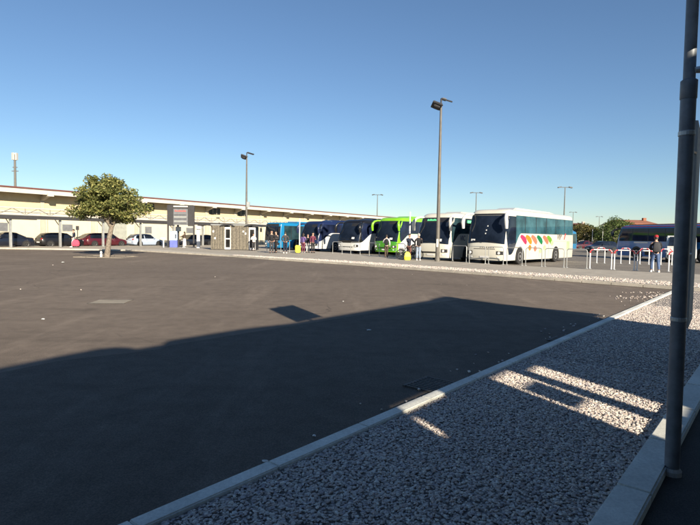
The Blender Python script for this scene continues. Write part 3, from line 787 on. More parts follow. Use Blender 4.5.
car(0, 0, TB, M['black'], 'small black car just left of the grey booth', loc=online(201, 4.2), L=3.7)
car(0, 0, TB, M['white2'], 'white car partly hidden behind the left end of the grey booth', loc=online(212, 4.2), L=4.0)
car(0, 0, 75, M['darkcar'], 'dark blue hatchback parked in front of the far trees right of the decal coach', loc=at(601, 68), L=4.2, group='cars parked beyond the bus bays')
car(0, 0, 75, M['maroon'], 'dark red car behind the turquoise bus near the far trees', loc=at(583, 84), L=4.2, group='cars parked beyond the bus bays', style='saloon')

# white van on the right
def van(loc, th, label):
    hd = Vector((math.sin(rad(th)), math.cos(rad(th)))); r = thing('van', (loc.x, loc.y, .004), math.atan2(hd.y, hd.x), label, 'van')
    prof = [(-2.5, .35), (-2.5, .8), (-2.3, 1.05), (-1.6, 1.2), (-.95, 1.92), (-.6, 2.02), (2.35, 2.02), (2.5, 1.85), (2.5, .3), (-2.4, .3)]
    MB().prism([(x, -.95, z) for x, z in prof], (0, 1.9, 0)).build('body', M['white2'], r, bevel=.07, smooth=True)
    MB().prism([(-1.66, -.8, 1.24), (-1.02, -.74, 1.9), (-1.02, .74, 1.9), (-1.66, .8, 1.24)], (-.03, 0, .03)).build('windscreen', M['screen'], r)
    for sd in (-1, 1):
        MB().prism([(-1.35, sd * .955, 1.2), (-.4, sd * .955, 1.2), (-.4, sd * .955, 1.82), (-.85, sd * .955, 1.82)], (0, -sd * .03, 0)).build('side_window', M['screen'], r)
        MB().box((-2.46, sd * .7, .85), (.12, .3, .2), rz=-sd * .2).build('headlight', M['lamp'], r, bevel=.03)
        for x in (-1.6, 1.5):
            wh = MB().lathe([(.2, sd * .75), (.33, sd * .75), (.33, sd * .94), (.30, sd * .965), (.2, sd * .965)], (x, 0, .33), 'Y', 20).build('wheel', M['rubber'], r, smooth=True)
            MB().lathe([(.2, sd * .94), (.2, sd * .967), (.05, sd * .955)], (x, 0, .33), 'Y', 18).build('rim', M['rim'], wh)
    MB().box((-2.52, 0, .5), (.08, 1.7, .25)).build('bumper', M['trim'], r, bevel=.03)
van(at(680, 40), 31, 'white van half hidden behind the near signpost at the right edge')

# ------------------------------------------------------------------ station building on the left
OFF = 6.4
def bl(t, o, z): # along the building, o metres toward the lot from the facade line
    p = CP + Bv * t + Bn * (-OFF + o); return (p.x, p.y, z)
def blbox(mb, t0, t1, o0, o1, z0, z1):
    mb.loft([[bl(t0, o0, z0), bl(t1, o0, z0), bl(t1, o1, z0), bl(t0, o1, z0)], [bl(t0, o0, z1), bl(t1, o0, z1), bl(t1, o1, z1), bl(t0, o1, z1)]])
sb = thing('station_building', (0, 0, 0), 0, 'long low cream station building with deep eaves, white fascia and red roof edge', 'building')
T0, T1 = -24.0, 112.0
mb = MB(); blbox(mb, T0, T1, -10, 0, 0, 3.55); mb.build('lower_wall', M['cream'], sb)
mb = MB(); blbox(mb, T0, T1, -10, -.06, 3.552, 5.75); mb.build('upper_wall', M['tan'], sb)
mb = MB(); blbox(mb, T0, T1, 0.002, .10, 3.50, 3.62); mb.build('string_course', M['fascia'], sb)
EO = 1.5
# eaves: soffit slab slanting up to the edge, white fascia, red tile edge
mb = MB()
mb.loft([[bl(T0, -10, 5.9), bl(T0, EO - .02, 5.40), bl(T0, EO - .02, 5.55), bl(T0, -10, 6.3)], [bl(T1, -10, 5.9), bl(T1, EO - .02, 5.40), bl(T1, EO - .02, 5.55), bl(T1, -10, 6.3)]])
mb.build('roof', M['rib'], sb)
mb = MB(); blbox(mb, T0, T1, EO, EO + .12, 5.33, 5.78); mb.build('fascia', M['fascia'], sb)
mb = MB(); blbox(mb, T0, T1, EO - .3, EO + .2, 5.785, 5.93); mb.build('roof_edge', M['redroof'], sb)
SP = 5.5
k = -4
nb = int((T1 - T0) / SP)
for i in range(nb):
    t = T0 + 2.35 + i * SP
    mb = MB()
    mb.prism([bl(t - .16, .05, 4.75), bl(t - .16, .05, 5.36), bl(t - .16, EO - .05, 5.36), bl(t - .16, EO - .05, 5.2)], Vector((*(Bv * .32), 0))); mb.build('eave_bracket', M['rib'], sb)
    mb = MB(); blbox(mb, t - .3, t + .3, EO + .125, EO + .32, 5.18, 5.5); mb.build('beam_end', M['fascia'], sb)
    mb = MB(); blbox(mb, t - .22, t + .22, .005, .14, 0, 3.48); mb.build('pilaster', M['rib'], sb)
    mb = MB(); blbox(mb, t - .2, t + .2, -.055, .045, 3.63, 4.9); mb.build('upper_pilaster', M['rib'], sb)
    # bay content
    if 12 < t < 34:
        w_ = MB(); blbox(w_, t + .5, t + 2.6, -.055, -.03, 4.35, 5.25); w_ = w_.build('upper_window', M['darkwin'], sb)
        for q in (1.2, 1.9):
            mb = MB(); blbox(mb, t + q, t + q + .06, -.028, -.01, 4.35, 5.25); mb.build('mullion', M['rib'], w_)
    if i % 3 == 0:
        mb = MB(); blbox(mb, t + 1.1, t + 4.2, .004, .05, 0, 2.75); mb.build('shutter', M['shutter'], sb)
        mb = MB(); blbox(mb, t + .9, t + 4.4, .004, .16, 2.78, 2.92); mb.build('shutter_box', M['rib'], sb)
    elif i % 3 == 1:
        mb = MB(); blbox(mb, t + .8, t + 4.8, .004, .25, 2.85, 2.93); mb.build('sun_ledge', M['dark'], sb)
        f = MB(); blbox(f, t + 1.2, t + 2.2, .004, .03, 1.5, 2.4); f = f.build('window', M['shutter'], sb)
        mb = MB(); blbox(mb, t + 1.25, t + 2.15, .032, .04, 1.55, 2.35); mb.build('pane', M['led'], f)
    else:
        f = MB(); blbox(f, t + 2.0, t + 3.2, .004, .03, 1.6, 2.4); f = f.build('window', M['shutter'], sb)
        mb = MB(); blbox(mb, t + 2.06, t + 3.14, .032, .04, 1.66, 2.34); mb.build('pane', M['led'], f)
    mb = MB(); p0 = bl(t + .45, .07, 0); mb.tube([p0, bl(t + .45, .07, 3.45)], .05, 6); mb.build('drainpipe', M['rib'], sb)

# antenna mast on the roof
ap = online(16, OFF + 4)
an = thing('antenna_mast', (ap.x, ap.y, 5.8), 0, 'thin antenna mast with white panel boxes on the station roof at far left', 'antenna')
MB().tube([(0, 0, 0), (0, 0, 4.0)], [.13, .10], 10).build('pole', M['mastlo'], an, smooth=True)
for a in (0, 2.1, 4.2): MB().box((.2 * math.cos(a), .2 * math.sin(a), 3.75), (.14, .3, .75), rz=a).build('panel', M['fascia'], an)
MB().box((0, 0, 2.2), (.7, .08, .08)).box((0, 0, 2.6), (.5, .08, .08)).build('crossarm', M['mastlo'], an)

# canopy with truss along the parking
cn = thing('parking_canopy', (0, 0, 0), 0, 'long flat parking canopy on grey posts with a white truss along its top', 'canopy')
def cl(t, o, z): p = CP + Bv * t + Bn * o; return (p.x, p.y, z)
def clbox(mb, t0, t1, o0, o1, z0, z1):
    mb.loft([[cl(t0, o0, z0), cl(t1, o0, z0), cl(t1, o1, z0), cl(t0, o1, z0)], [cl(t0, o0, z1), cl(t1, o0, z1), cl(t1, o1, z1), cl(t0, o1, z1)]])
C0, C1 = -13.05, 52.2; PS = 4.35
npst = 16
for i in range(npst):
    t = C0 + i * PS
    mb = MB(); clbox(mb, t - .09, t + .09, -.09, .09, 0, 2.68); mb.build('post', M['pole'] if False else M['steel'], cn)
    mb = MB(); mb.tube([cl(t, -.1, 2.1), cl(t, -.9, 2.7)], .04, 6); mb.build('brace', M['frame'], cn)
mb = MB(); clbox(mb, C0 - 1, C1 + 1, -1.1, .35, 2.70, 2.95); mb.build('canopy_roof', M['frame'], cn)
mb = MB(); clbox(mb, C0 - 1, C1 + 1, .352, .42, 2.66, 2.98); mb.build('canopy_edge', M['frame'], cn)
tr = MB(); ny = 0
MB().tube([cl(C0 - 1, .1, 3.64), cl(C1 + 1, .1, 3.64)], .07, 6).tube([cl(C0 - 1, .1, 3.03), cl(C1 + 1, .1, 3.03)], .06, 6).build('truss_chord', M['fascia'], cn)
n = int((C1 - C0 + 2) / 1.09)
for i in range(n):
    t = C0 - 1 + i * 1.09
    if i % 2 == 0: tr.tube([cl(t, .1, 3.05), cl(t, .1, 3.62)], .042, 5)
    tr.tube([cl(t, .1, 3.05 if i % 2 == 0 else 3.62), cl(t + 1.09, .1, 3.62 if i % 2 == 0 else 3.05)], .042, 5)
tr.build('truss', M['truss'], cn)

# ------------------------------------------------------------------ lamp masts
def mast(px, Y, h, label, near=True, z=.1, group='tall lamp masts', yaw=0):
    r = thing('lamp_mast', at(px, Y, z), yaw, label, 'lamp mast', group)
    MB().tube([(0, 0, 0), (0, 0, h * .5), (0, 0, h)], [.13, .10, .065], 12).build('pole', M['mastlo'], r, smooth=True)
    if near:
        MB().lathe([(.17, 0), (.17, .05), (.14, .3), (.13, .32)], (0, 0, 0), 'Z', 12).build('base_sleeve', M['mastlo'], r)
        MB().tube([(0, 0, h - .3), (0, 0, h + .32)], .05, 8).tube([(-.35, 0, h - .1), (.12, 0, h - .1)], .035, 6).build('bracket', M['dark'], r)
        MB().box((-.28, -.05, h - .12), (.62, .55, .16), ry=.35, rx=-.5).box((-.3, -.10, h - .24), (.4, .3, .14), ry=.35, rx=-.5).build('floodlight', M['dark'], r, bevel=.03)
        MB().box((.36, .1, h + .25), (.72, .34, .09), ry=.28, rx=.3).box((.2, .1, h + .30), (.26, .2, .14), ry=.28).build('floodlight', M['dark'], r, bevel=.02)
        MB().b2((-.10, -.14, 0.9), (.02, -.125, 1.4)).build('service_door', M['steel'], r)
    else:
        MB().box((0, 0, h + .05), (2.0, .12, .1)).build('crossarm', M['dark'], r)
        for x in (-.9, .9): MB().box((x, 0, h + .05), (.55, .35, .18), ry=.2 * (1 if x > 0 else -1)).build('floodlight', M['dark'], r)
    return r
mast(437.3, 32.6, 9.75, 'tall steel lamp mast with two dark floodlights standing before the white coaches')
m2 = mast(246, 53.5, 9.5, 'tall lamp mast with two floodlights rising behind the grey booth', yaw=0)
MB().box((.18, 0, 4.55), (.3, .2, .55)).build('control_box', M['steel'], m2)
mast(376.3, 110, 10.3, 'far lamp mast rising between the station roof and the green coach', False, 0)
mast(474.5, 100, 10.2, 'far lamp mast rising above the lettered coach, left of the decal coach roof', False, 0)
mast(562.5, 86, 10.1, 'far lamp mast rising behind the tail of the decal coach', False, 0)
mast(597.8, 180, 9.6, 'small far lamp mast above the trees right of the decal coach', False, 0)
mast(571.5, 165, 10.2, 'farthest lamp mast, only its head showing over the decal coach tail', False, 0)

# slim poles with bus-stop signs
def stop_pole(px, Y, h, label, m=None, red=False):
    r = thing('stop_pole', at(px, Y, .1), 0, label, 'stop pole', 'slim poles on the platform')
    MB().tube([(0, 0, 0), (0, 0, h)], .045, 8).build('pole', m or M['hoopw'], r, smooth=True)
    MB().lathe([(.12, 0), (.12, .02), (.05, .04)], (0, 0, 0), 'Z', 10).build('base', M['steel'], r)
    return r
sp1 = stop_pole(409.2, 36.5, 3.25, 'slim white pole beside the bicycle in front of the lettered coach')
MB().b2((-.05, -.06, 1.9), (.05, -.047, 2.5)).build('band', M['steel'], sp1)
sp2 = stop_pole(299.2, 45.6, 2.95, 'slim white pole right of the turquoise bus')
sp3 = stop_pole(77.5, 50.5, 2.0, 'thin dark pole with small sign behind the walker on the far left', M['frame'])
MB().box((0, -.03, 1.85), (.3, .03, .4)).build('sign_plate', M['frame'], sp3)
for (px, Y, lab) in ((591.5, 100, 'white post in front of the far trees, left one'), (601.8, 98, 'taller white post in front of the far trees, right one')):
    stop_pole(px, Y, 3.6 if px < 600 else 4.4, lab)

# ------------------------------------------------------------------ hoop barriers
def make_hoop(w_, plain):
    r = bpy.data.objects.new('hoop_barrier', None); COL.objects.link(r)
    h = 1.0; q = .12; pts = [(-w_ / 2, 0, 0), (-w_ / 2, 0, h - q)]
    pts += [(-w_ / 2 + q * (1 - math.cos(a)), 0, h - q + q * math.sin(a)) for a in (.4, .8, 1.2, PI / 2)]
    pts += [(w_ / 2 - q * (1 - math.cos(a)), 0, h - q + q * math.sin(a)) for a in (PI / 2, 1.2, .8, .4)]
    pts += [(w_ / 2, 0, h - q), (w_ / 2, 0, 0)]
    MB().tube(pts, .023 if plain else .030, 8).build('rail', M['steel'] if plain else M['hoopw'], r, smooth=True)
    for sx in (-1, 1):
        MB().lathe([(.09, 0), (.09, .012), (.04, .02)], (sx * w_ / 2, 0, 0), 'Z', 10).build('foot', M['steel'], r)
        if plain: continue
        band = [(sx * (w_ / 2), 0, h - q - .06), (sx * w_ / 2, 0, h - q), (sx * (w_ / 2 - q * .3), 0, h - q * .3), (sx * (w_ / 2 - q), 0, h), (sx * (w_ / 2 - q - .03), 0, h)]
        MB().tube(band, .0335, 8).build('red_band', M['hoopr'], r, smooth=True)
    return r
proto = {}
def hoop(px0, Y0, px1, Y1, label, plain=False):
    a, b = at(px0, Y0), at(px1, Y1); w_ = round((b - a).length, 1)
    key = (w_, plain)
    if key not in proto: proto[key] = make_hoop(w_, plain); r = proto[key]
    else: r = copy_tree(proto[key])
    c_ = (a + b) / 2; r.location = (c_.x, c_.y, .1); r.rotation_euler = (0, 0, math.atan2(b.y - a.y, b.x - a.x))
    tag(r, label, 'barrier', 'plain steel hoops on the platform' if plain else 'white and red hoop barriers on the platform')
    return r
ordn = ['first', 'second', 'third', 'fourth', 'fifth', 'sixth']
fr = [(469.0, 31.2, 485.7, 30.6), (488.3, 30.5, 503.7, 29.9), (506.7, 29.8, 522.5, 29.2), (525.3, 29.1, 542.3, 28.5), (545.4, 28.4, 563.8, 27.8), (567, 27.7, 587, 27.1)]
for i, q in enumerate(fr): hoop(*q, f'{ordn[i]} hoop from the left in the row before the decal coach', True)
fr = [(590.4, 27.0, 611.4, 26.6), (614.4, 26.5, 634.6, 26.1), (637.5, 26.0, 653.5, 25.7), (668.6, 25.6, 684, 25.3)]
nm = ['hoop with red ends standing just right of the decal coach tail', 'hoop with red ends before the left end of the blue coach', 'hoop with red ends half hidden by the man in the red cap', 'hoop between the man in the red cap and the near signpost']
for q, l_ in zip(fr, nm): hoop(*q, l_)
fr = [(596.5, 33.6, 605.0, 33.6), (621.3, 33.4, 629.3, 33.2), (640, 33, 649, 32.8), (661, 32.6, 672, 32.4)]
nm = ['rear row hoop seen through the hoop right of the decal coach tail', 'rear row hoop seen through the hoop before the blue coach', 'rear row hoop left of the man in the red cap', 'rear row hoop right of the man in the red cap']
for q, l_ in zip(fr, nm): hoop(*q, l_)
fr = [(452.5, 33.6, 466.5, 32.2), (396, 38.0, 404.5, 37.2), (369.2, 40.6, 379, 39.8), (332.4, 44.0, 342.0, 43.4), (350.5, 43.0, 360, 42.2), (266.5, 45.5, 275, 45.2), (280.5, 46, 289.5, 45.6)]
nm = ['hoop before the silver side of the lettered coach', 'hoop left of the bicycle', 'hoop before the green coach nose', 'hoop before the black masked coach nose, left one', 'hoop before the black masked coach nose, right one', 'hoop behind the two people in dark clothes, left one', 'hoop behind the single person by the turquoise bus']
for q, l_ in zip(fr, nm): hoop(*q, l_, True)

# ------------------------------------------------------------------ grey booth
bp = at(234, 49.3, .1)
bt = thing('booth', bp, math.atan2(-2.2, 4.4) * .35, 'weathered grey panelled booth with white framed doors standing before the turquoise bus', 'booth')
xs0 = [(-2.1, -.80), (-.10, 1.58)]
for (a, b) in xs0:
    q = MB().b2((a, -.55, .06), (b, .55, 2.30)).build('panel_module', M['booth'], bt)
    for i in range(5):
        x = a + (b - a) * (i + .5) / 5; MB().b2((x - .012, -.562, .12), (x + .012, -.552, 2.2)).build('panel_joint', M['dark'], q)
    MB().b2((a - .03, -.58, 2.302), (b + .03, .58, 2.42)).build('cornice', M['steel'], bt)
    MB().b2((a - .02, -.57, 0), (b + .02, .57, .058)).build('plinth', M['dark'], bt)
    for i in range(2):
        x = R.uniform(a + .2, b - .2); z = R.uniform(.5, 1.9); MB().b2((x - .08, -.558, z), (x + .08, -.549, z + R.uniform(.1, .2))).build('notice', M['litter'], q)
for (a, b) in ((-.78, -.12), (1.60, 2.25)):
    d = MB().b2((a, -.45, .06), (b, -.40, 2.15)).build('door', M['boothframe'], bt)
    MB().b2((a + .12, -.462, .25), (b - .12, -.452, 1.0)).build('lower_pane', M['darkwin'], d)
    MB().b2((a + .12, -.462, 1.12), (b - .12, -.452, 1.95)).build('upper_pane', M['darkwin'], d)
    MB().b2((a + .02, -.39, .06), (b - .02, .5, 2.2)).build('door_recess', M['dark'], bt)
for x in (-2.7, -.45, 1.95):
    pol = [(x - .75, .3, 2.22), (x - .55, .3, 2.38), (x, .3, 2.47), (x + .55, .3, 2.38), (x + .75, .3, 2.22), (x, .3, 2.32)]
    MB().prism(pol, (0, -1.0, 0)).build('arched_hood', M['frame'], bt)

# ------------------------------------------------------------------ departures board
bo = at(180.7, 54, .1)
bd = thing('departures_board', bo, .0, 'dark framed departures board on two black posts in front of the station', 'display board')
for sx in (-1, 1):
    MB().box((sx * 1.34, 0, 2.2), (.13, .16, 4.4)).build('post', M['frame'], bd)
    MB().b2((sx * 1.28 if sx < 0 else .75, -.12, 2.25), (-.75 if sx < 0 else 1.28, .1, 4.42)).build('side_panel', M['frame'], bd)
MB().b2((-.748, -.08, 2.36), (.748, .08, 4.02)).build('screen', M['led'], bd)
MB().b2((-.748, -.1, 4.2), (.748, .1, 4.34)).build('top_bar', M['fascia'], bd); MB().b2((-.748, -.10, 4.34), (.748, .10, 4.42)).b2((-.748, -.10, 4.03), (.748, .10, 4.19)).build('header', M['frame'], bd)
for k in range(8):
    x = -.6 + k * .15; MB().b2((x, -.088, 3.72), (x + .09, -.081, 3.86 + .05 * (k % 3 == 0))).build('display_letter', M['ledred'], bd)
for k in range(5):
    z = 2.5 + .22 * k; MB().b2((-.7, -.086, z), (.6, -.081, z + .05)).build('display_row', M['fascia'] if k % 2 else M['trim'], bd)

# ticket machine, device column
tm = thing('ticket_machine', at(173.6, 55.5, .1), .2, 'pale blue and white ticket machine under the departures board', 'ticket machine')
MB().b2((-.38, -.3, 0), (.38, .3, .75)).build('lower_cabinet', M['machineblue'], tm, bevel=.02); MB().b2((-.37, -.29, .752), (.37, .29, 1.72)).build('upper_cabinet', M['machinewhite'], tm, bevel=.02)
MB().b2((-.25, -.305, 1.15), (.1, -.291, 1.5)).build('screen', M['boothframe'], tm); MB().b2((.16, -.305, .95), (.28, -.291, 1.4)).build('slot_panel', M['trim'], tm)
dc = thing('device_column', at(177.8, 55.8, .1), 0, 'dark slim column with a grey box on top beside the ticket machine', 'column')
MB().box((0, 0, .85), (.22, .2, 1.7)).build('column', M['frame'], dc); MB().box((.05, -.05, 1.95), (.5, .35, .5)).build('box', M['steel'], dc, bevel=.03); MB().box((0, 0, 2.35), (.16, .2, .3)).build('camera_head', M['frame'], dc)
wb = thing('litter_post', at(163.3, 54.5, .1), 0, 'short white post left of the departures board', 'post'); MB().tube([(0, 0, 0), (0, 0, .9)], .07, 8).build('post', M['hoopw'], wb); MB().box((0, 0, .95), (.5, .3, .1)).build('cap', M['hoopw'], wb)
bx = thing('info_pillar', at(198.2, 54.0, .1), 0, 'white information pillar right of the departures board', 'pillar'); MB().b2((-.15, -.1, 0), (.15, .1, 2.0)).build('pillar', M['boothframe'], bx); MB().lathe([(.02, 1.95), (.34, 2.0), (.34, 2.3), (.02, 2.34)], (0, 0, 0), 'Z', 14).build('globe_sign', M['boothframe'], bx)

# ------------------------------------------------------------------ near signpost
b0 = gp(671.5, 476)
sgn = thing('signpost', (b0.x, b0.y, .012), 0, 'dark grey round signpost standing close by at the right edge, cut by the frame', 'signpost')
lean = Vector((-.004, 0, 1)).normalized()
MB().tube([lean * 0, lean * 2.62], .046, 20).build('lower_pole', M['pole'], sgn, smooth=True)
MB().tube([lean * 2.60, lean * 3.60], .036, 20).build('upper_pole', M['pole'], sgn, smooth=True)
MB().lathe([(.047, 2.52), (.050, 2.525), (.050, 2.64), (.037, 2.65)], (-.01, 0, 0), 'Z', 20).build('collar', M['pole'], sgn, smooth=True)
MB().lathe([(.046, 2.28), (.0505, 2.285), (.0505, 2.31), (.046, 2.315)], (-.009, 0, 0), 'Z', 20).lathe([(.046, 1.05), (.049, 1.055), (.049, 1.075), (.046, 1.08)], (-.004, 0, 0), 'Z', 20).build('clamp_band', M['steel'], sgn)
MB().tube([(.0, -.03, 2.70), (.10, -.03, 2.72)], .02, 8).box((.07, -.03, 2.71), (.07, .07, .035)).build('sign_clamp', M['yellow'] if False else M['steel'], sgn)
u_ = Vector((-.56, -.83)); o_ = Vector((.83, -.56)) * .052
q0, q1 = o_ - u_ * .38, o_ + u_ * .42; th_ = Vector((.83, -.56)) * .012
MB().loft([[(q0.x, q0.y, z), (q1.x, q1.y, z), ((q1 + th_).x, (q1 + th_).y, z), ((q0 + th_).x, (q0 + th_).y, z)] for z in (2.86, 3.60)]).build('sign_plate', M['boothframe'], sgn)
MB().lathe([(.06, 0), (.06, .03), (.047, .05)], (0, 0, 0), 'Z', 16).build('base_ring', M['conc'], sgn)
# thin information panel fixed edge-on to the back of the post
pn, pf = at(688.6, 3.62), at(692.6, 4.10)
def loc_(p, z): return (p.x - b0.x, p.y - b0.y, z)
tk = Vector((.02, -.002, 0))
MB().loft([[loc_(pn, .98), loc_(pf, .98), loc_(pf + tk, .98), loc_(pn + tk, .98)], [loc_(pn, 2.42), loc_(pf, 2.42), loc_(pf + tk, 2.42), loc_(pn + tk, 2.42)]]).build('side_panel', M['litter'], sgn)
MB().tube([(0, 0, 1.5), loc_(pn + tk * .5, 1.5)], .012, 6).tube([(0, 0, 2.2), loc_(pn + tk * .5, 2.2)], .012, 6).build('panel_arm', M['steel'], sgn)

# ------------------------------------------------------------------ trees
def limb_tree(root, H, crown, trunk_r, seed, bark, fork=.36, nl=9, lean=(0, 0)):
    rr = random.Random(seed); mb = MB()
    top = Vector((lean[0], lean[1], H * fork))
    mb.tube([(0, 0, -.05), (lean[0] * .2 + .02, lean[1] * .2, H * fork * .3), (lean[0] * .6 - .02, lean[1] * .6, H * fork * .65), top], [trunk_r * 1.25, trunk_r, trunk_r * .92, trunk_r * .85], 12)
    for i in range(nl):
        a = 2 * PI * i / nl + rr.uniform(-.3, .3); c0, ax = crown
        e = Vector((c0[0] + ax[0] * .75 * math.cos(a) * rr.uniform(.4, 1), c0[1] + ax[1] * .75 * math.sin(a) * rr.uniform(.4, 1), c0[2] + ax[2] * rr.uniform(-.4, .7)))
        m1 = top.lerp(e, .45) + Vector((rr.uniform(-.2, .2), rr.uniform(-.2, .2), rr.uniform(0, .35)))
        mb.tube([top - Vector((0, 0, .12)), m1, e], [trunk_r * .55, trunk_r * .32, trunk_r * .08], 7)
    return mb.build('trunk', bark, root, smooth=True)
def crown_leaves(root, blobs, n, size, m, seed, hole=.0):
    rng = np.random.default_rng(seed); V = []; wts = np.array([b[3] ** 2.2 for b in blobs]); wts = wts / wts.sum()
    cnt = 0; pts = []
    for b, w_ in zip(blobs, wts):
        k = int(n * w_)
        d = rng.normal(size=(k, 3)); d /= np.linalg.norm(d, axis=1)[:, None]
        rad_ = b[3] * (rng.random(k) ** .42)[:, None]
        p = np.array(b[:3])[None] + d * rad_ * np.array([1, 1, .72])[None]; pts.append(p)
    P = np.concatenate(pts); k = len(P)
    q = rng.normal(size=(k, 3)); q[:, 2] = np.abs(q[:, 2]) + .35; q /= np.linalg.norm(q, axis=1)[:, None]
    t = np.cross(q, rng.normal(size=(k, 3))); t /= np.linalg.norm(t, axis=1)[:, None]; s_ = np.cross(q, t)
    sz = size * rng.uniform(.6, 1.3, k)[:, None]
    a = P + t * sz; b = P + s_ * sz * .55; c_ = P - t * sz; d = P - s_ * sz * .55
    Vx = np.stack([a, b, c_, d], 1).reshape(-1, 3); n4 = k * 4
    me = bpy.data.meshes.new('crown'); me.vertices.add(n4); me.vertices.foreach_set('co', Vx.ravel())
    me.loops.add(n4); me.loops.foreach_set('vertex_index', np.arange(n4)); me.polygons.add(k)
    me.polygons.foreach_set('loop_start', np.arange(0, n4, 4)); me.polygons.foreach_set('loop_total', np.full(k, 4))
    me.materials.append(m); me.update()
    o = bpy.data.objects.new('crown', me); COL.objects.link(o); o.parent = root; return o
def clumps(c0, ax, n, r0, r1, seed):
    rr = random.Random(seed); out = []
    for i in range(n):
        while True:
            p = [rr.uniform(-1, 1) for _ in range(3)]
            l = math.sqrt(sum(x * x for x in p))
            if .35 < l < 1: break
        out.append((c0[0] + p[0] * ax[0], c0[1] + p[1] * ax[1], c0[2] + p[2] * ax[2], rr.uniform(r0, r1)))
    return out
tb = at(106.5, 33.6)
t1 = thing('tree', (tb.x, tb.y, 0), 0, 'round olive green tree with a bare pale trunk standing alone on the lot', 'tree')
cr = ((.08, 0, 3.55), (2.2, 2.2, 1.5))
limb_tree(t1, 5.4, cr, .16, 4, M['bark'], .36, 12, (.32, 0))
bl_ = clumps(cr[0], cr[1], 66, .28, .60, 12)
# skirt of the crown is wider than its top
bl_ = [(x * (1.12 - .16 * (z - 3.5)) if z > 3.5 else x * 1.1, y, z, r_) for x, y, z, r_ in bl_ if not (z < 2.6 and abs(x) < .7)]
bl_ += [(.1, 0, 5.0, .5), (.75, .1, 4.75, .5), (-.6, 0, 4.7, .5), (-2.1, 0, 2.95, .55), (-2.3, .2, 2.75, .4), (2.05, 0, 2.9, .5), (1.8, 0, 3.5, .5)]
bl_ += [(x * .62, y * .62, (z - 3.6) * .7 + 3.65, .75) for x, y, z, r_ in clumps(cr[0], cr[1], 14, .5, .6, 31)]
crown_leaves(t1, bl_, 15500, .095, M['leaf'], 5)
pit = MB(); ring_ = [(1.6, 1.35), (-1.6, 1.35), (-1.6, -1.35), (1.6, -1.35)]
kb2 = strip_along([(tb.x - 1.5, tb.y - 1.2), (tb.x + 1.5, tb.y - 1.2), (tb.x + 1.5, tb.y + 1.2), (tb.x - 1.5, tb.y + 1.2), (tb.x - 1.5, tb.y - 1.2)], .10, -.02, .03, joint=.75, gap=.05)
tag(kb2.build('tree_pit_kerb', M['slabpale']), kind='structure')
bo_ = thing('bollard', at(100.8, 33.3), 0, 'small white bollard beside the tree trunk', 'bollard'); MB().lathe([(.07, 0), (.07, .30), (.055, .36), (.01, .38)], (0, 0, 0), 'Z', 12).build('post', M['hoopw'], bo_, smooth=True); MB().lathe([(.075, .2), (.075, .26)], (0, 0, 0), 'Z', 12).build('band', M['steel'], bo_)

far_trees = [  # px, Y, height, half width, leaf kind, label
    (577, 112, 5.3, 1.9, 'leaf3', 'yellowing tree at the left end of the far tree line'), (585, 108, 5.2, 2.4, 'leaf3', 'rust tinted round tree in the far tree line behind the dark car'),
    (594, 116, 5.3, 1.6, 'leaf2', 'slim dark green tree between the two white posts'), (605, 104, 5.2, 2.3, 'leaf2', 'bushy green tree left of the tallest far tree'),
    (614, 98, 6.2, 2.9, 'leaf2', 'tall broad bright green tree left of the blue coach'), (623, 104, 6.3, 2.6, 'leaf2', 'green tree rising behind the left end of the blue coach'),
    (634, 112, 5.0, 2.4, 'leaf3', 'olive tree before the brick red far building'), (596, 135, 5.5, 3.6, 'leaf2', 'wide dark tree at the back of the far tree line'), (614, 140, 5.5, 4, 'leaf2', 'wide tree behind the tall far tree'),
    (688, 90, 4.2, 2.5, 'leaf2', 'green tree beyond the blue coach near the right edge')]
for i, (px, Y, H, hw, lm, lab) in enumerate(far_trees):
    p = at(px, Y); r = thing('tree', p, 0, lab, 'tree', 'far trees beyond the bus bays')
    cr = ((0, 0, H * .55), (hw, hw, H * .40))
    limb_tree(r, H, cr, .16, 40 + i, M['bark'], .25, 6)
    crown_leaves(r, clumps(cr[0], cr[1], 24, hw * .28, hw * .5, 60 + i), 2600, .17, M[lm], 80 + i)

# far buildings
def block(px0, px1, Y, H, wallm, roofm, label, dep=14):
    a, b = at(px0, Y), at(px1, Y); c_ = (a + b) / 2; L = (b - a).length
    r = thing('building', (c_.x, c_.y, 0), 0, label, 'building')
    MB().b2((-L / 2, 0, 0), (L / 2, dep, H)).build('wall', wallm, r)
    mb = MB(); mb.prism([(-L / 2 - .4, -.5, H + .003), (L / 2 + .4, -.5, H + .003), (L / 2 + .4, -.5, H + .25), (-L / 2 - .4, -.5, H + .25)], (0, dep + 1, 0))
    mb.prism([(-L / 2 - .3, -.4, H + .253), (-L / 2 - .3, dep / 2, H + 1.6), (-L / 2 - .3, dep + .4, H + .253)], (L + .6, 0, 0)); rf = mb.build('roof', roofm, r)
    MB().b2((L * .42, dep * .4, H + 1.0), (L * .42 + .9, dep * .4 + .9, H + 2.2)).build('chimney', wallm, rf)
    n = max(2, int(L / 3.2))
    for k in range(n):
        x = -L / 2 + L * (k + .5) / n
        for z in [1.2 + 3.0 * q for q in range(int(H // 3))]:
            w_ = MB().b2((x - .6, -.05, z), (x + .6, -.004, z + 1.4)).build('window', M['fascia'], r); MB().b2((x - .5, -.065, z + .1), (x + .5, -.052, z + 1.3)).build('pane', M['darkwin'], w_)
    return r
block(625, 655, 150, 6.2, M['brick'], M['brick'], 'low brick red building with red roof behind the blue coach', 14)
block(578, 589, 190, 6.2, M['dustconc'], M['redroof'], 'small far plaster house showing above the trees right of the decal coach')
block(654, 760, 170, 4.4, M['brick'], M['redroof'], 'long low red roofed building behind the near signpost')

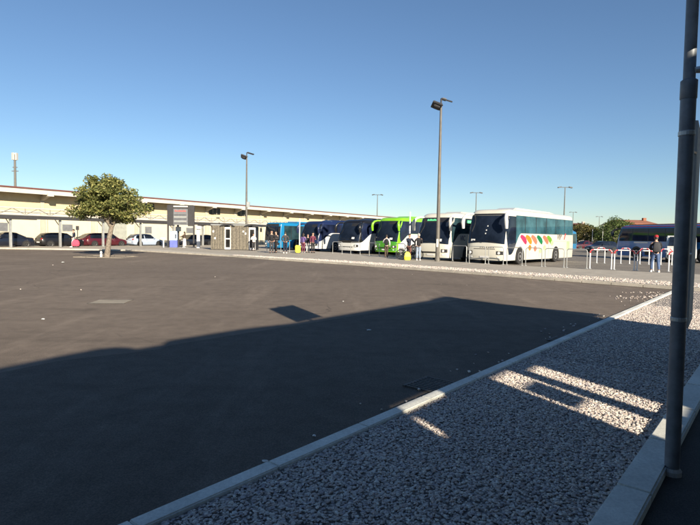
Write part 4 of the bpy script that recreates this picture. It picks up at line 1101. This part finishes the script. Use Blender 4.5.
# ------------------------------------------------------------------ people
def skin_mesh(name, V, E, Rr, m, parent, lvl=1):
    me = bpy.data.meshes.new(name + '_tmp'); me.from_pydata(V, E, []); o = bpy.data.objects.new(name + '_tmp', me); COL.objects.link(o)
    md = o.modifiers.new('s', 'SKIN'); md.use_smooth_shade = True; md.branch_smoothing = .4
    if not me.skin_vertices: me.attributes.new('x', 'FLOAT', 'POINT')
    for i, sv in enumerate(me.skin_vertices[0].data):
        r_ = Rr[i]; sv.radius = (r_, r_) if not isinstance(r_, tuple) else r_; sv.use_root = (i == 0)
    ss = o.modifiers.new('u', 'SUBSURF'); ss.levels = lvl; ss.render_levels = lvl
    dg = bpy.context.evaluated_depsgraph_get()
    nm_ = bpy.data.meshes.new_from_object(o.evaluated_get(dg)); nm_.name = name
    COL.objects.unlink(o); bpy.data.objects.remove(o)
    nm_.materials.clear()
    for x in (m if isinstance(m, list) else [m]): nm_.materials.append(x)
    ob = bpy.data.objects.new(name, nm_); COL.objects.link(ob)
    if parent: ob.parent = parent
    return ob
def join_into(ob, mb, mi):
    """append the shapes of mb to the mesh of ob with material slot mi"""
    import bmesh
    bm = bmesh.new(); bm.from_mesh(ob.data); vs = [bm.verts.new(p) for p in mb.v]
    for f in mb.f:
        try: q = bm.faces.new([vs[i] for i in f]); q.material_index = mi; q.smooth = True
        except ValueError: pass
    bm.to_mesh(ob.data); bm.free()
def person(px, Y, h, face, label, top, legs, shoes, hair='hair', stance=.10, step=0.0, arms=('down', 'down'), hat=None, pack=None, skirt=None, longhair=False, lean=0.0, loc=None, sleeve=None):
    p = loc if loc is not None else at(px, Y, .1)
    r = thing('person', p, rad(face), label, 'person')     # local: faces -Y when face = 0 (towards the camera)
    k = h / 1.75
    def S(x, y, z): return (x * k, (y - lean * max(0, z - .9)) * k, z * k)
    hipx = .09; fl, fr_ = S(stance, -step, .07), S(-stance, step, .07)
    V = [S(0, 0, .95), S(0, .0, 1.12), S(0, .01, 1.30), S(0, .01, 1.42), S(0, 0, 1.51), S(0, -.02, 1.58), S(0, -.025, 1.67), S(0, -.015, 1.73)]
    Rr = [(.125 * k, .10 * k), (.12 * k, .095 * k), (.14 * k, .105 * k), (.11 * k, .085 * k), .05 * k, (.068 * k, .075 * k), (.078 * k, .092 * k), (.055 * k, .065 * k)]
    E = [(i, i + 1) for i in range(7)]
    def chain(pts, rs, root):
        last = root
        for q, rr_ in zip(pts, rs):
            V.append(q); Rr.append(rr_ * k); E.append((last, len(V) - 1)); last = len(V) - 1
        return last
    knl = S(stance * .95, -step * .6 - .04, .50); knr = S(-stance * .95, step * .35 - .03, .50)
    legL = [S(hipx, 0, .86), knl, S(stance, -step + .02, .10)]; legR = [S(-hipx, 0, .86), knr, S(-stance, step + .02, .10)]
    chain(legL + [S(stance * 1.1, -step - .12, .05)], [.09, .06, .045, .035], 0); chain(legR + [S(-stance * 1.1, step - .12, .05)], [.09, .06, .045, .035], 0)
    def armpts(sx, kind):
        if kind == 'down': return [S(sx * .19, .01, 1.40), S(sx * .25, .03, 1.14), S(sx * .25, -.05, .90)]
        if kind == 'front': return [S(sx * .19, .01, 1.40), S(sx * .25, .0, 1.14), S(sx * .12, -.27, 1.16)]
        if kind == 'phone': return [S(sx * .19, .01, 1.40), S(sx * .25, -.02, 1.16), S(sx * .10, -.25, 1.34)]
        if kind == 'reach': return [S(sx * .19, .0, 1.40), S(sx * .24, -.20, 1.22), S(sx * .22, -.45, 1.16)]
        if kind == 'pocket': return [S(sx * .19, .01, 1.40), S(sx * .29, .06, 1.16), S(sx * .19, -.08, .98)]
    hands = []
    aL = armpts(1, arms[0]); aR = armpts(-1, arms[1])
    for a in (aL, aR):
        el, wr = Vector(a[1]), Vector(a[2]); d = (wr - el).normalized()
        hd = wr + d * .07 * k
        chain(a + [tuple(hd)], [.052, .042, .030, .032], 3)
        hands.append((hd, d))
    body = skin_mesh('body', V, E, Rr, [M['skin'], M['eye']], r)
    fg = MB()
    for hi, (hd, d) in enumerate(hands):
        sx = 1 if hi == 0 else -1
        side = d.cross(Vector((0, 0, 1))) if abs(d.z) < .8 else Vector((0, 1, 0)); side.normalize(); nrm = d.cross(side).normalized()
        for j, ln in enumerate((.065, .075, .07, .055)):
            o = hd + side * (.012 * (j - 1.5) * 1.25 * k); q1 = o + d * ln * .55 * k; q2 = o + d * ln * .95 * k + nrm * sx * .015 * k
            fg.tube([o - d * .01, q1, q2], [.0085 * k, .008 * k, .0065 * k], 6)
        o = hd - d * .03 * k + side * (-.028 * k); fg.tube([o, o + d * .03 * k - side * .018 * k, o + d * .055 * k - side * .012 * k], [.010 * k, .009 * k, .007 * k], 6)
    # nose, ears
    fg.prism([S(-.014, -.108, 1.615), S(.014, -.108, 1.615), S(0, -.106, 1.665)], (0, -.02 * k, -.004))
    for sx in (-1, 1): fg.box(S(sx * .078, -.012, 1.64), (.016 * k, .035 * k, .06 * k))
    join_into(body, fg, 0)
    ey = MB()
    for sx in (-1, 1): ey.box(S(sx * .03, -.112, 1.655), (.022 * k, .008 * k, .011 * k))
    ey.box(S(0, -.108, 1.590), (.045 * k, .008 * k, .008 * k)); join_into(body, ey, 1)
    # clothes
    tm_ = cloth(*top); lm_ = cloth(*legs)
    V2 = [S(0, .0, .82), S(0, .0, 1.10), S(0, .01, 1.30), S(0, .01, 1.43), S(0, 0.005, 1.49)]; R2 = [(.165 * k, .13 * k), (.150 * k, .12 * k), (.172 * k, .13 * k), (.13 * k, .10 * k), (.068 * k, .068 * k)]; E2 = [(i, i + 1) for i in range(4)]
    for a in (aL, aR):
        last = 3
        for q, rr_ in zip(a, (.078, .060, .046)):
            V2.append(q); R2.append(rr_ * k); E2.append((last, len(V2) - 1)); last = len(V2) - 1
    skin_mesh('jacket', V2, E2, R2, tm_, r)
    if skirt:
        MB().loft([[(a * math.cos(t) * k, b * math.sin(t) * k, z * k) for t in [2 * PI * i / 16 for i in range(16)]] for a, b, z in ((.25, .20, .18), (.22, .18, .55), (.17, .14, .95), (.13, .11, 1.02))]).build('skirt', cloth(*skirt), r, smooth=True)
    V3 = [S(0, 0, 1.0)]; R3 = [(.145 * k, .115 * k)]; E3 = []
    for lg in (legL, legR):
        last = 0
        for q, rr_ in zip(lg, (.105, .075, .060)):
            V3.append(q); R3.append(rr_ * k); E3.append((last, len(V3) - 1)); last = len(V3) - 1
    skin_mesh('trousers', V3, E3, R3, lm_, r)
    for (sx, sy) in ((stance, -step), (-stance, step)):
        c_ = S(sx * 1.05, sy - .05, .05)
        sh = MB(); sh.loft([[(c_[0] + a * k, c_[1] + y * k, z * k) for a, z in ((-w_, .0), (w_, .0), (w_ * .95, hh * .6), (w_ * .6, hh), (-w_ * .6, hh), (-w_ * .95, hh * .6))] for y, w_, hh in ((.10, .035, .09), (.02, .045, .11), (-.08, .05, .075), (-.145, .035, .05))]); sh.build('shoe', cloth(*shoes), r, smooth=True)
    # hair
    hr = MB(); rings = []
    for z, a, b, yo in ((1.60, .079, .066, .035), (1.655, .090, .078, .022), (1.70, .089, .086, .0), (1.74, .074, .080, -.012), (1.775, .045, .055, -.012), (1.785, .012, .015, -.01)):
        rings.append([S(a * math.cos(t), yo + b * math.sin(t) * 1.1 - .0, z) for t in [2 * PI * i / 14 for i in range(14)]])
    hr.loft(rings)
    if longhair: hr.loft([[S(a * math.cos(t), .055 + b * math.sin(t), z) for t in [2 * PI * i / 12 for i in range(12)]] for a, b, z in ((.07, .03, 1.32), (.09, .045, 1.45), (.088, .06, 1.62), (.07, .06, 1.70))])
    hr.build('hair', M[hair], r, smooth=True)
    if hat:
        hm = cloth(*hat); hb = MB(); hb.loft([[S(a * math.cos(t), -.012 + b * math.sin(t), z) for t in [2 * PI * i / 16 for i in range(16)]] for a, b, z in ((.094, .108, 1.675), (.095, .108, 1.72), (.08, .09, 1.775), (.04, .045, 1.80), (.01, .01, 1.805))])
        hb.prism([S(-.07, -.09, 1.683), S(.07, -.09, 1.683), S(.055, -.20, 1.675), S(-.055, -.20, 1.675)], (0, 0, .012)); hb.build('cap', hm, r, smooth=True)
    if pack:
        pk = MB(); pk.loft([[S(x * w_, .13 + (y * .09 if y < 0 else y * .10 * d), z) for x, y in ((-1, -.2), (1, -.2), (1, .7), (.6, 1), (-.6, 1), (-1, .7))] for z, w_, d in ((.98, .12, .7), (1.04, .155, 1.1), (1.25, .155, 1.2), (1.40, .12, .8), (1.45, .06, .4))]); pk.build('backpack', cloth(*pack), r, smooth=True)
    return r
BLK = ('black cloth', (.022, .022, .026)); NVY = ('navy cloth', (.022, .028, .05)); JEAN = ('blue denim', (.085, .13, .24)); WHT = ('white cloth', (.7, .7, .68)); GRY = ('grey cloth', (.22, .22, .23)); DGR = ('charcoal cloth', (.05, .05, .055))
MAR = ('maroon cloth', (.13, .035, .06)); PUR = ('violet cloth', (.12, .08, .22)); LGT = ('pale shirt cloth', (.58, .57, .58)); BRN = ('brown trouser cloth', (.09, .065, .05)); RED = ('red cap cloth', (.42, .03, .04)); DBL = ('dark denim', (.03, .045, .09))
person(655.5, 25.0, 1.74, 165, 'man in red cap, dark jacket, jeans and white shoes standing before the blue coach', BLK, JEAN, WHT, arms=('front', 'phone'), hat=RED, stance=.13, step=.12, pack=DGR)
person(418.3, 33.6, 1.72, 190, 'man in dark jacket and pale jeans beside the tall lamp mast', BLK, ('pale denim', (.28, .34, .44)), WHT, arms=('pocket', 'front'), hair='greyhair', stance=.09, step=.05)
person(408.6, 35.2, 1.70, 20, 'person in dark top holding the bicycle by the slim pole', NVY, ('rust trouser cloth', (.14, .06, .05)), BLK, arms=('reach', 'reach'), lean=.12, hair='hair')
person(386.2, 37.4, 1.62, 175, 'person in pale shirt and brown trousers before the green coach', LGT, BRN, BLK, arms=('front', 'down'), stance=.08, step=.03, pack=BLK)
person(271.3, 42.4, 1.84, 20, 'taller person in black clothes before the turquoise bus, left of a pair', BLK, DGR, DGR, arms=('pocket', 'down'), stance=.10)
person(275.8, 43.0, 1.78, 320, 'person in dark coat close to the right of the tall one in black', DGR, BLK, BLK, arms=('front', 'down'), stance=.09, step=.05)
person(285.0, 42.8, 1.76, 190, 'person in dark jacket with pale shoes standing alone before the turquoise bus', DGR, NVY, WHT, arms=('pocket', 'pocket'), stance=.11)
person(303.0, 44.0, 1.66, 160, 'person in violet top right of the yellow suitcase', PUR, MAR, GRY, arms=('down', 'front'), longhair=True)
person(307.6, 45.0, 1.60, 10, 'person in black and white before the navy coach', BLK, ('pale trouser cloth', (.5, .5, .5)), BLK, arms=('down', 'down'))
person(312.6, 44.4, 1.74, 30, 'person in maroon jacket before the navy coach', MAR, BLK, BLK, arms=('front', 'down'))
person(184.3, 55.6, 1.66, 260, 'dark haired woman in pale skirt at the ticket machine', BRN, WHT, WHT, arms=('reach', 'reach'), longhair=True, skirt=('pale skirt cloth', (.66, .62, .60)))
person(73.6, 50.0, 1.72, 280, 'walker in dark top with a pink bag passing left of the tree', NVY, ('pale trouser cloth', (.5, .5, .5)), WHT, step=.15, stance=.07, arms=('down', 'down'))
person(253.3, 47.6, 1.58, 15, 'person in white shirt at the right end of the grey booth', WHT, DGR, BLK, arms=('front', 'front'))

# pink bag
pb = thing('bag', at(75.6, 49.7, .1), .3, 'pink red bag beside the walker left of the tree', 'bag')
MB().loft([[(x * w_, y * d, z) for x, y in ((-1, -1), (1, -1), (1, 1), (-1, 1))] for z, w_, d in ((.12, .26, .16), (.3, .34, .2), (.55, .30, .17), (.72, .16, .10))]).build('bag_body', cloth('pink cloth', (.62, .07, .12)), pb, bevel=.03)
MB().tube([(-.15, 0, .7), (-.10, 0, .92), (.10, 0, .92), (.15, 0, .7)], .018, 6).build('handle', M['trim'], pb)
for x in (-.2, .2): MB().lathe([(.06, -.03), (.06, .03)], (x, 0, .07), 'Y', 10).build('wheel', M['rubber'], pb)
# yellow suitcase
ys = thing('suitcase', at(297.6, 43.2, .1), .2, 'yellow suitcase with raised handle standing on the platform', 'suitcase')
MB().b2((-.22, -.14, .06), (.22, .14, .66)).build('shell', M['yellow'], ys, bevel=.05)
MB().tube([(-.13, .1, .62), (-.13, .1, 1.05), (.13, .1, 1.05), (.13, .1, .62)], .014, 6).build('handle', M['trim'], ys)
for x in (-.16, .16): MB().lathe([(.045, -.02), (.045, .02)], (x, 0, .045), 'Y', 10).build('wheel', M['rubber'], ys)
for z in (.2, .36, .52): MB().b2((-.2, -.147, z), (.2, -.139, z + .03)).build('rib', M['orange'], ys)

# bicycle with yellow bag
bk = thing('bicycle', at(409.5, 34.3, .1), -.12, 'bicycle with panniers held by a person beside the slim pole', 'bicycle')
for x in (-.55, .55):
    wv = MB()
    ring_ = [[(x + (.33 + .028 * math.cos(a)) * math.cos(t), .028 * math.sin(a), .34 + (.33 + .028 * math.cos(a)) * math.sin(t)) for a in [2 * PI * q / 6 for q in range(6)]] for t in [2 * PI * q / 28 for q in range(29)]]
    wv.loft(ring_, cap=False); wv = wv.build('wheel', M['rubber'], bk, smooth=True)
    sp_ = MB()
    for q in range(9): a = PI * q / 9; sp_.tube([(x + .32 * math.cos(a), 0, .34 + .32 * math.sin(a)), (x - .32 * math.cos(a), 0, .34 - .32 * math.sin(a))], .004, 4)
    sp_.lathe([(.03, -.05), (.03, .05)], (x, 0, .34), 'Y', 8); sp_.build('spokes', M['steel'], wv)
fm = MB()
for a, b in (((-.55, 0, .34), (-.12, 0, .30)), ((-.12, 0, .30), (-.22, 0, .86)), ((-.22, 0, .80), (.36, 0, .82)), ((-.12, 0, .30), (.38, 0, .74)), ((-.55, 0, .34), (-.22, 0, .80)), ((.55, 0, .34), (.36, 0, .95))): fm.tube([a, b], .02, 7)
fm.build('frame', M['darkcar'], bk, smooth=True)
MB().tube([(.36, 0, .92), (.38, 0, 1.02)], .016, 6).tube([(.28, -.28, 1.04), (.40, -.15, 1.03), (.40, .15, 1.03), (.28, .28, 1.04)], .014, 6).build('handlebar', M['trim'], bk)
MB().loft([[(x, y * w_, z) for y, z in ((-1, .88), (1, .88), (.8, .93), (-.8, .93))] for x, w_ in ((-.34, .09), (-.2, .06), (-.08, .025))]).build('saddle', M['trim'], bk)
MB().tube([(-.12, -.1, .30), (-.12, .1, .30)], .02, 6).lathe([(.09, -.06), (.09, -.05)], (-.12, 0, .30), 'Y', 14).box((-.02, -.13, .24), (.09, .06, .02)).box((-.22, .13, .36), (.09, .06, .02)).build('crankset', M['steel'], bk)
MB().box((-.55, .16, .62), (.34, .14, .32)).build('pannier', cloth(*GRY), bk, bevel=.04)
yb = thing('bag', at(407.3, 33.8, .1), .1, 'yellow bag standing on the ground against the bicycle', 'bag')
MB().loft([[(x * w_, y * d, z) for x, y in ((-1, -1), (1, -1), (1, 1), (-1, 1))] for z, w_, d in ((.0, .20, .13), (.22, .21, .14), (.4, .17, .11), (.54, .10, .06))]).build('bag_body', M['yellow'], yb, bevel=.04)
MB().tube([(-.08, -.02, .50), (-.05, -.02, .68), (.05, -.02, .68), (.08, -.02, .50)], .014, 6).build('strap', M['trim'], yb)

# ------------------------------------------------------------------ covers and litter
def cover(name, px, py, w_, d, rz, m, label, cat, z=.009):
    g = gp(px, py); r = thing(name, (g.x, g.y, z), rz, label, cat)
    MB().b2((-w_ / 2, -d / 2, -.004), (w_ / 2, d / 2, .003)).build('slab', m, r)
    fr_ = MB(); fr_.b2((-w_ / 2 - .03, -d / 2 - .03, -.004), (w_ / 2 + .03, -d / 2 - .002, .006)); fr_.b2((-w_ / 2 - .03, d / 2 + .002, -.004), (w_ / 2 + .03, d / 2 + .03, .006)); fr_.build('rim', M['grate'], r)
    return r
cover('cover_slab', 111, 302, .74, .62, .1, M['slabpale'], 'pale rectangular cover slab set in the sunlit asphalt', 'cover slab')
def drain(px, py, w_, d, label):
    g = gp(px, py); r = thing('drain_grate', (g.x, g.y, .009), math.atan2(D.y, D.x), label, 'drain grate')
    MB().b2((-w_ / 2, -d / 2, -.004), (w_ / 2, d / 2, .002)).build('pan', M['path'], r)
    mb = MB()
    for k in range(9): x = -w_ / 2 + w_ * (k + .5) / 9; mb.b2((x - w_ / 36, -d / 2 + .03, .0021), (x + w_ / 36, d / 2 - .03, .012))
    mb.b2((-w_ / 2, -d / 2, .0022), (w_ / 2, -d / 2 + .029, .013)); mb.b2((-w_ / 2, d / 2 - .029, .0022), (w_ / 2, d / 2, .013)); mb.build('bars', M['grate'], r)
drain(566, 341, .45, .45, 'iron drain grate beside the kerb farther along in the shade'); drain(433, 386, .5, .45, 'iron drain grate in the shade nearest the camera beside the kerb')
lit = [(369, 331, .07, 'crumpled white paper scrap in the shade at mid lot'), (265, 463, .045, 'white scrap on the asphalt near the kerb in the foreground'), (286, 461, .03, 'tiny pale scrap right beside the foreground kerb'), (314, 437, .04, 'thin pale scrap in the shade above the foreground kerb'), (63, 263, .2, 'pale plastic scrap on the sunlit lot left of the tree'), (43, 320, .07, 'small pale scrap on the sunlit lot at the left'), (343, 302, .06, 'small white scrap on the sunlit lot above the shadow edge'), (574, 367, .05, 'pale scrap lying on the shaded gravel by the kerb'), (617, 386, .06, 'white paper scrap lying on the dark gravel')]
for px, py, s_, lab in lit:
    s_ *= .5; g = gp(px, py); rr = random.Random(px)
    q = [(math.cos(a) * s_ * rr.uniform(.6, 1.3), math.sin(a) * s_ * rr.uniform(.4, .9), rr.uniform(0, s_ * .4)) for a in [2 * PI * i / 7 for i in range(7)]]
    mb = MB(); mb.add(q + [(0, 0, s_ * .55)], [(i, (i + 1) % 7, 7) for i in range(7)]); mb.add([(x, y, z - .006) for x, y, z in q] + [(0, 0, s_ * .45)], [((i + 1) % 7, i, 7) for i in range(7)])
    o = mb.build('paper_scrap', M['litter'], fixn=False); o.location = (g.x, g.y, .012 if px < 550 else .055); tag(o, lab, 'litter')
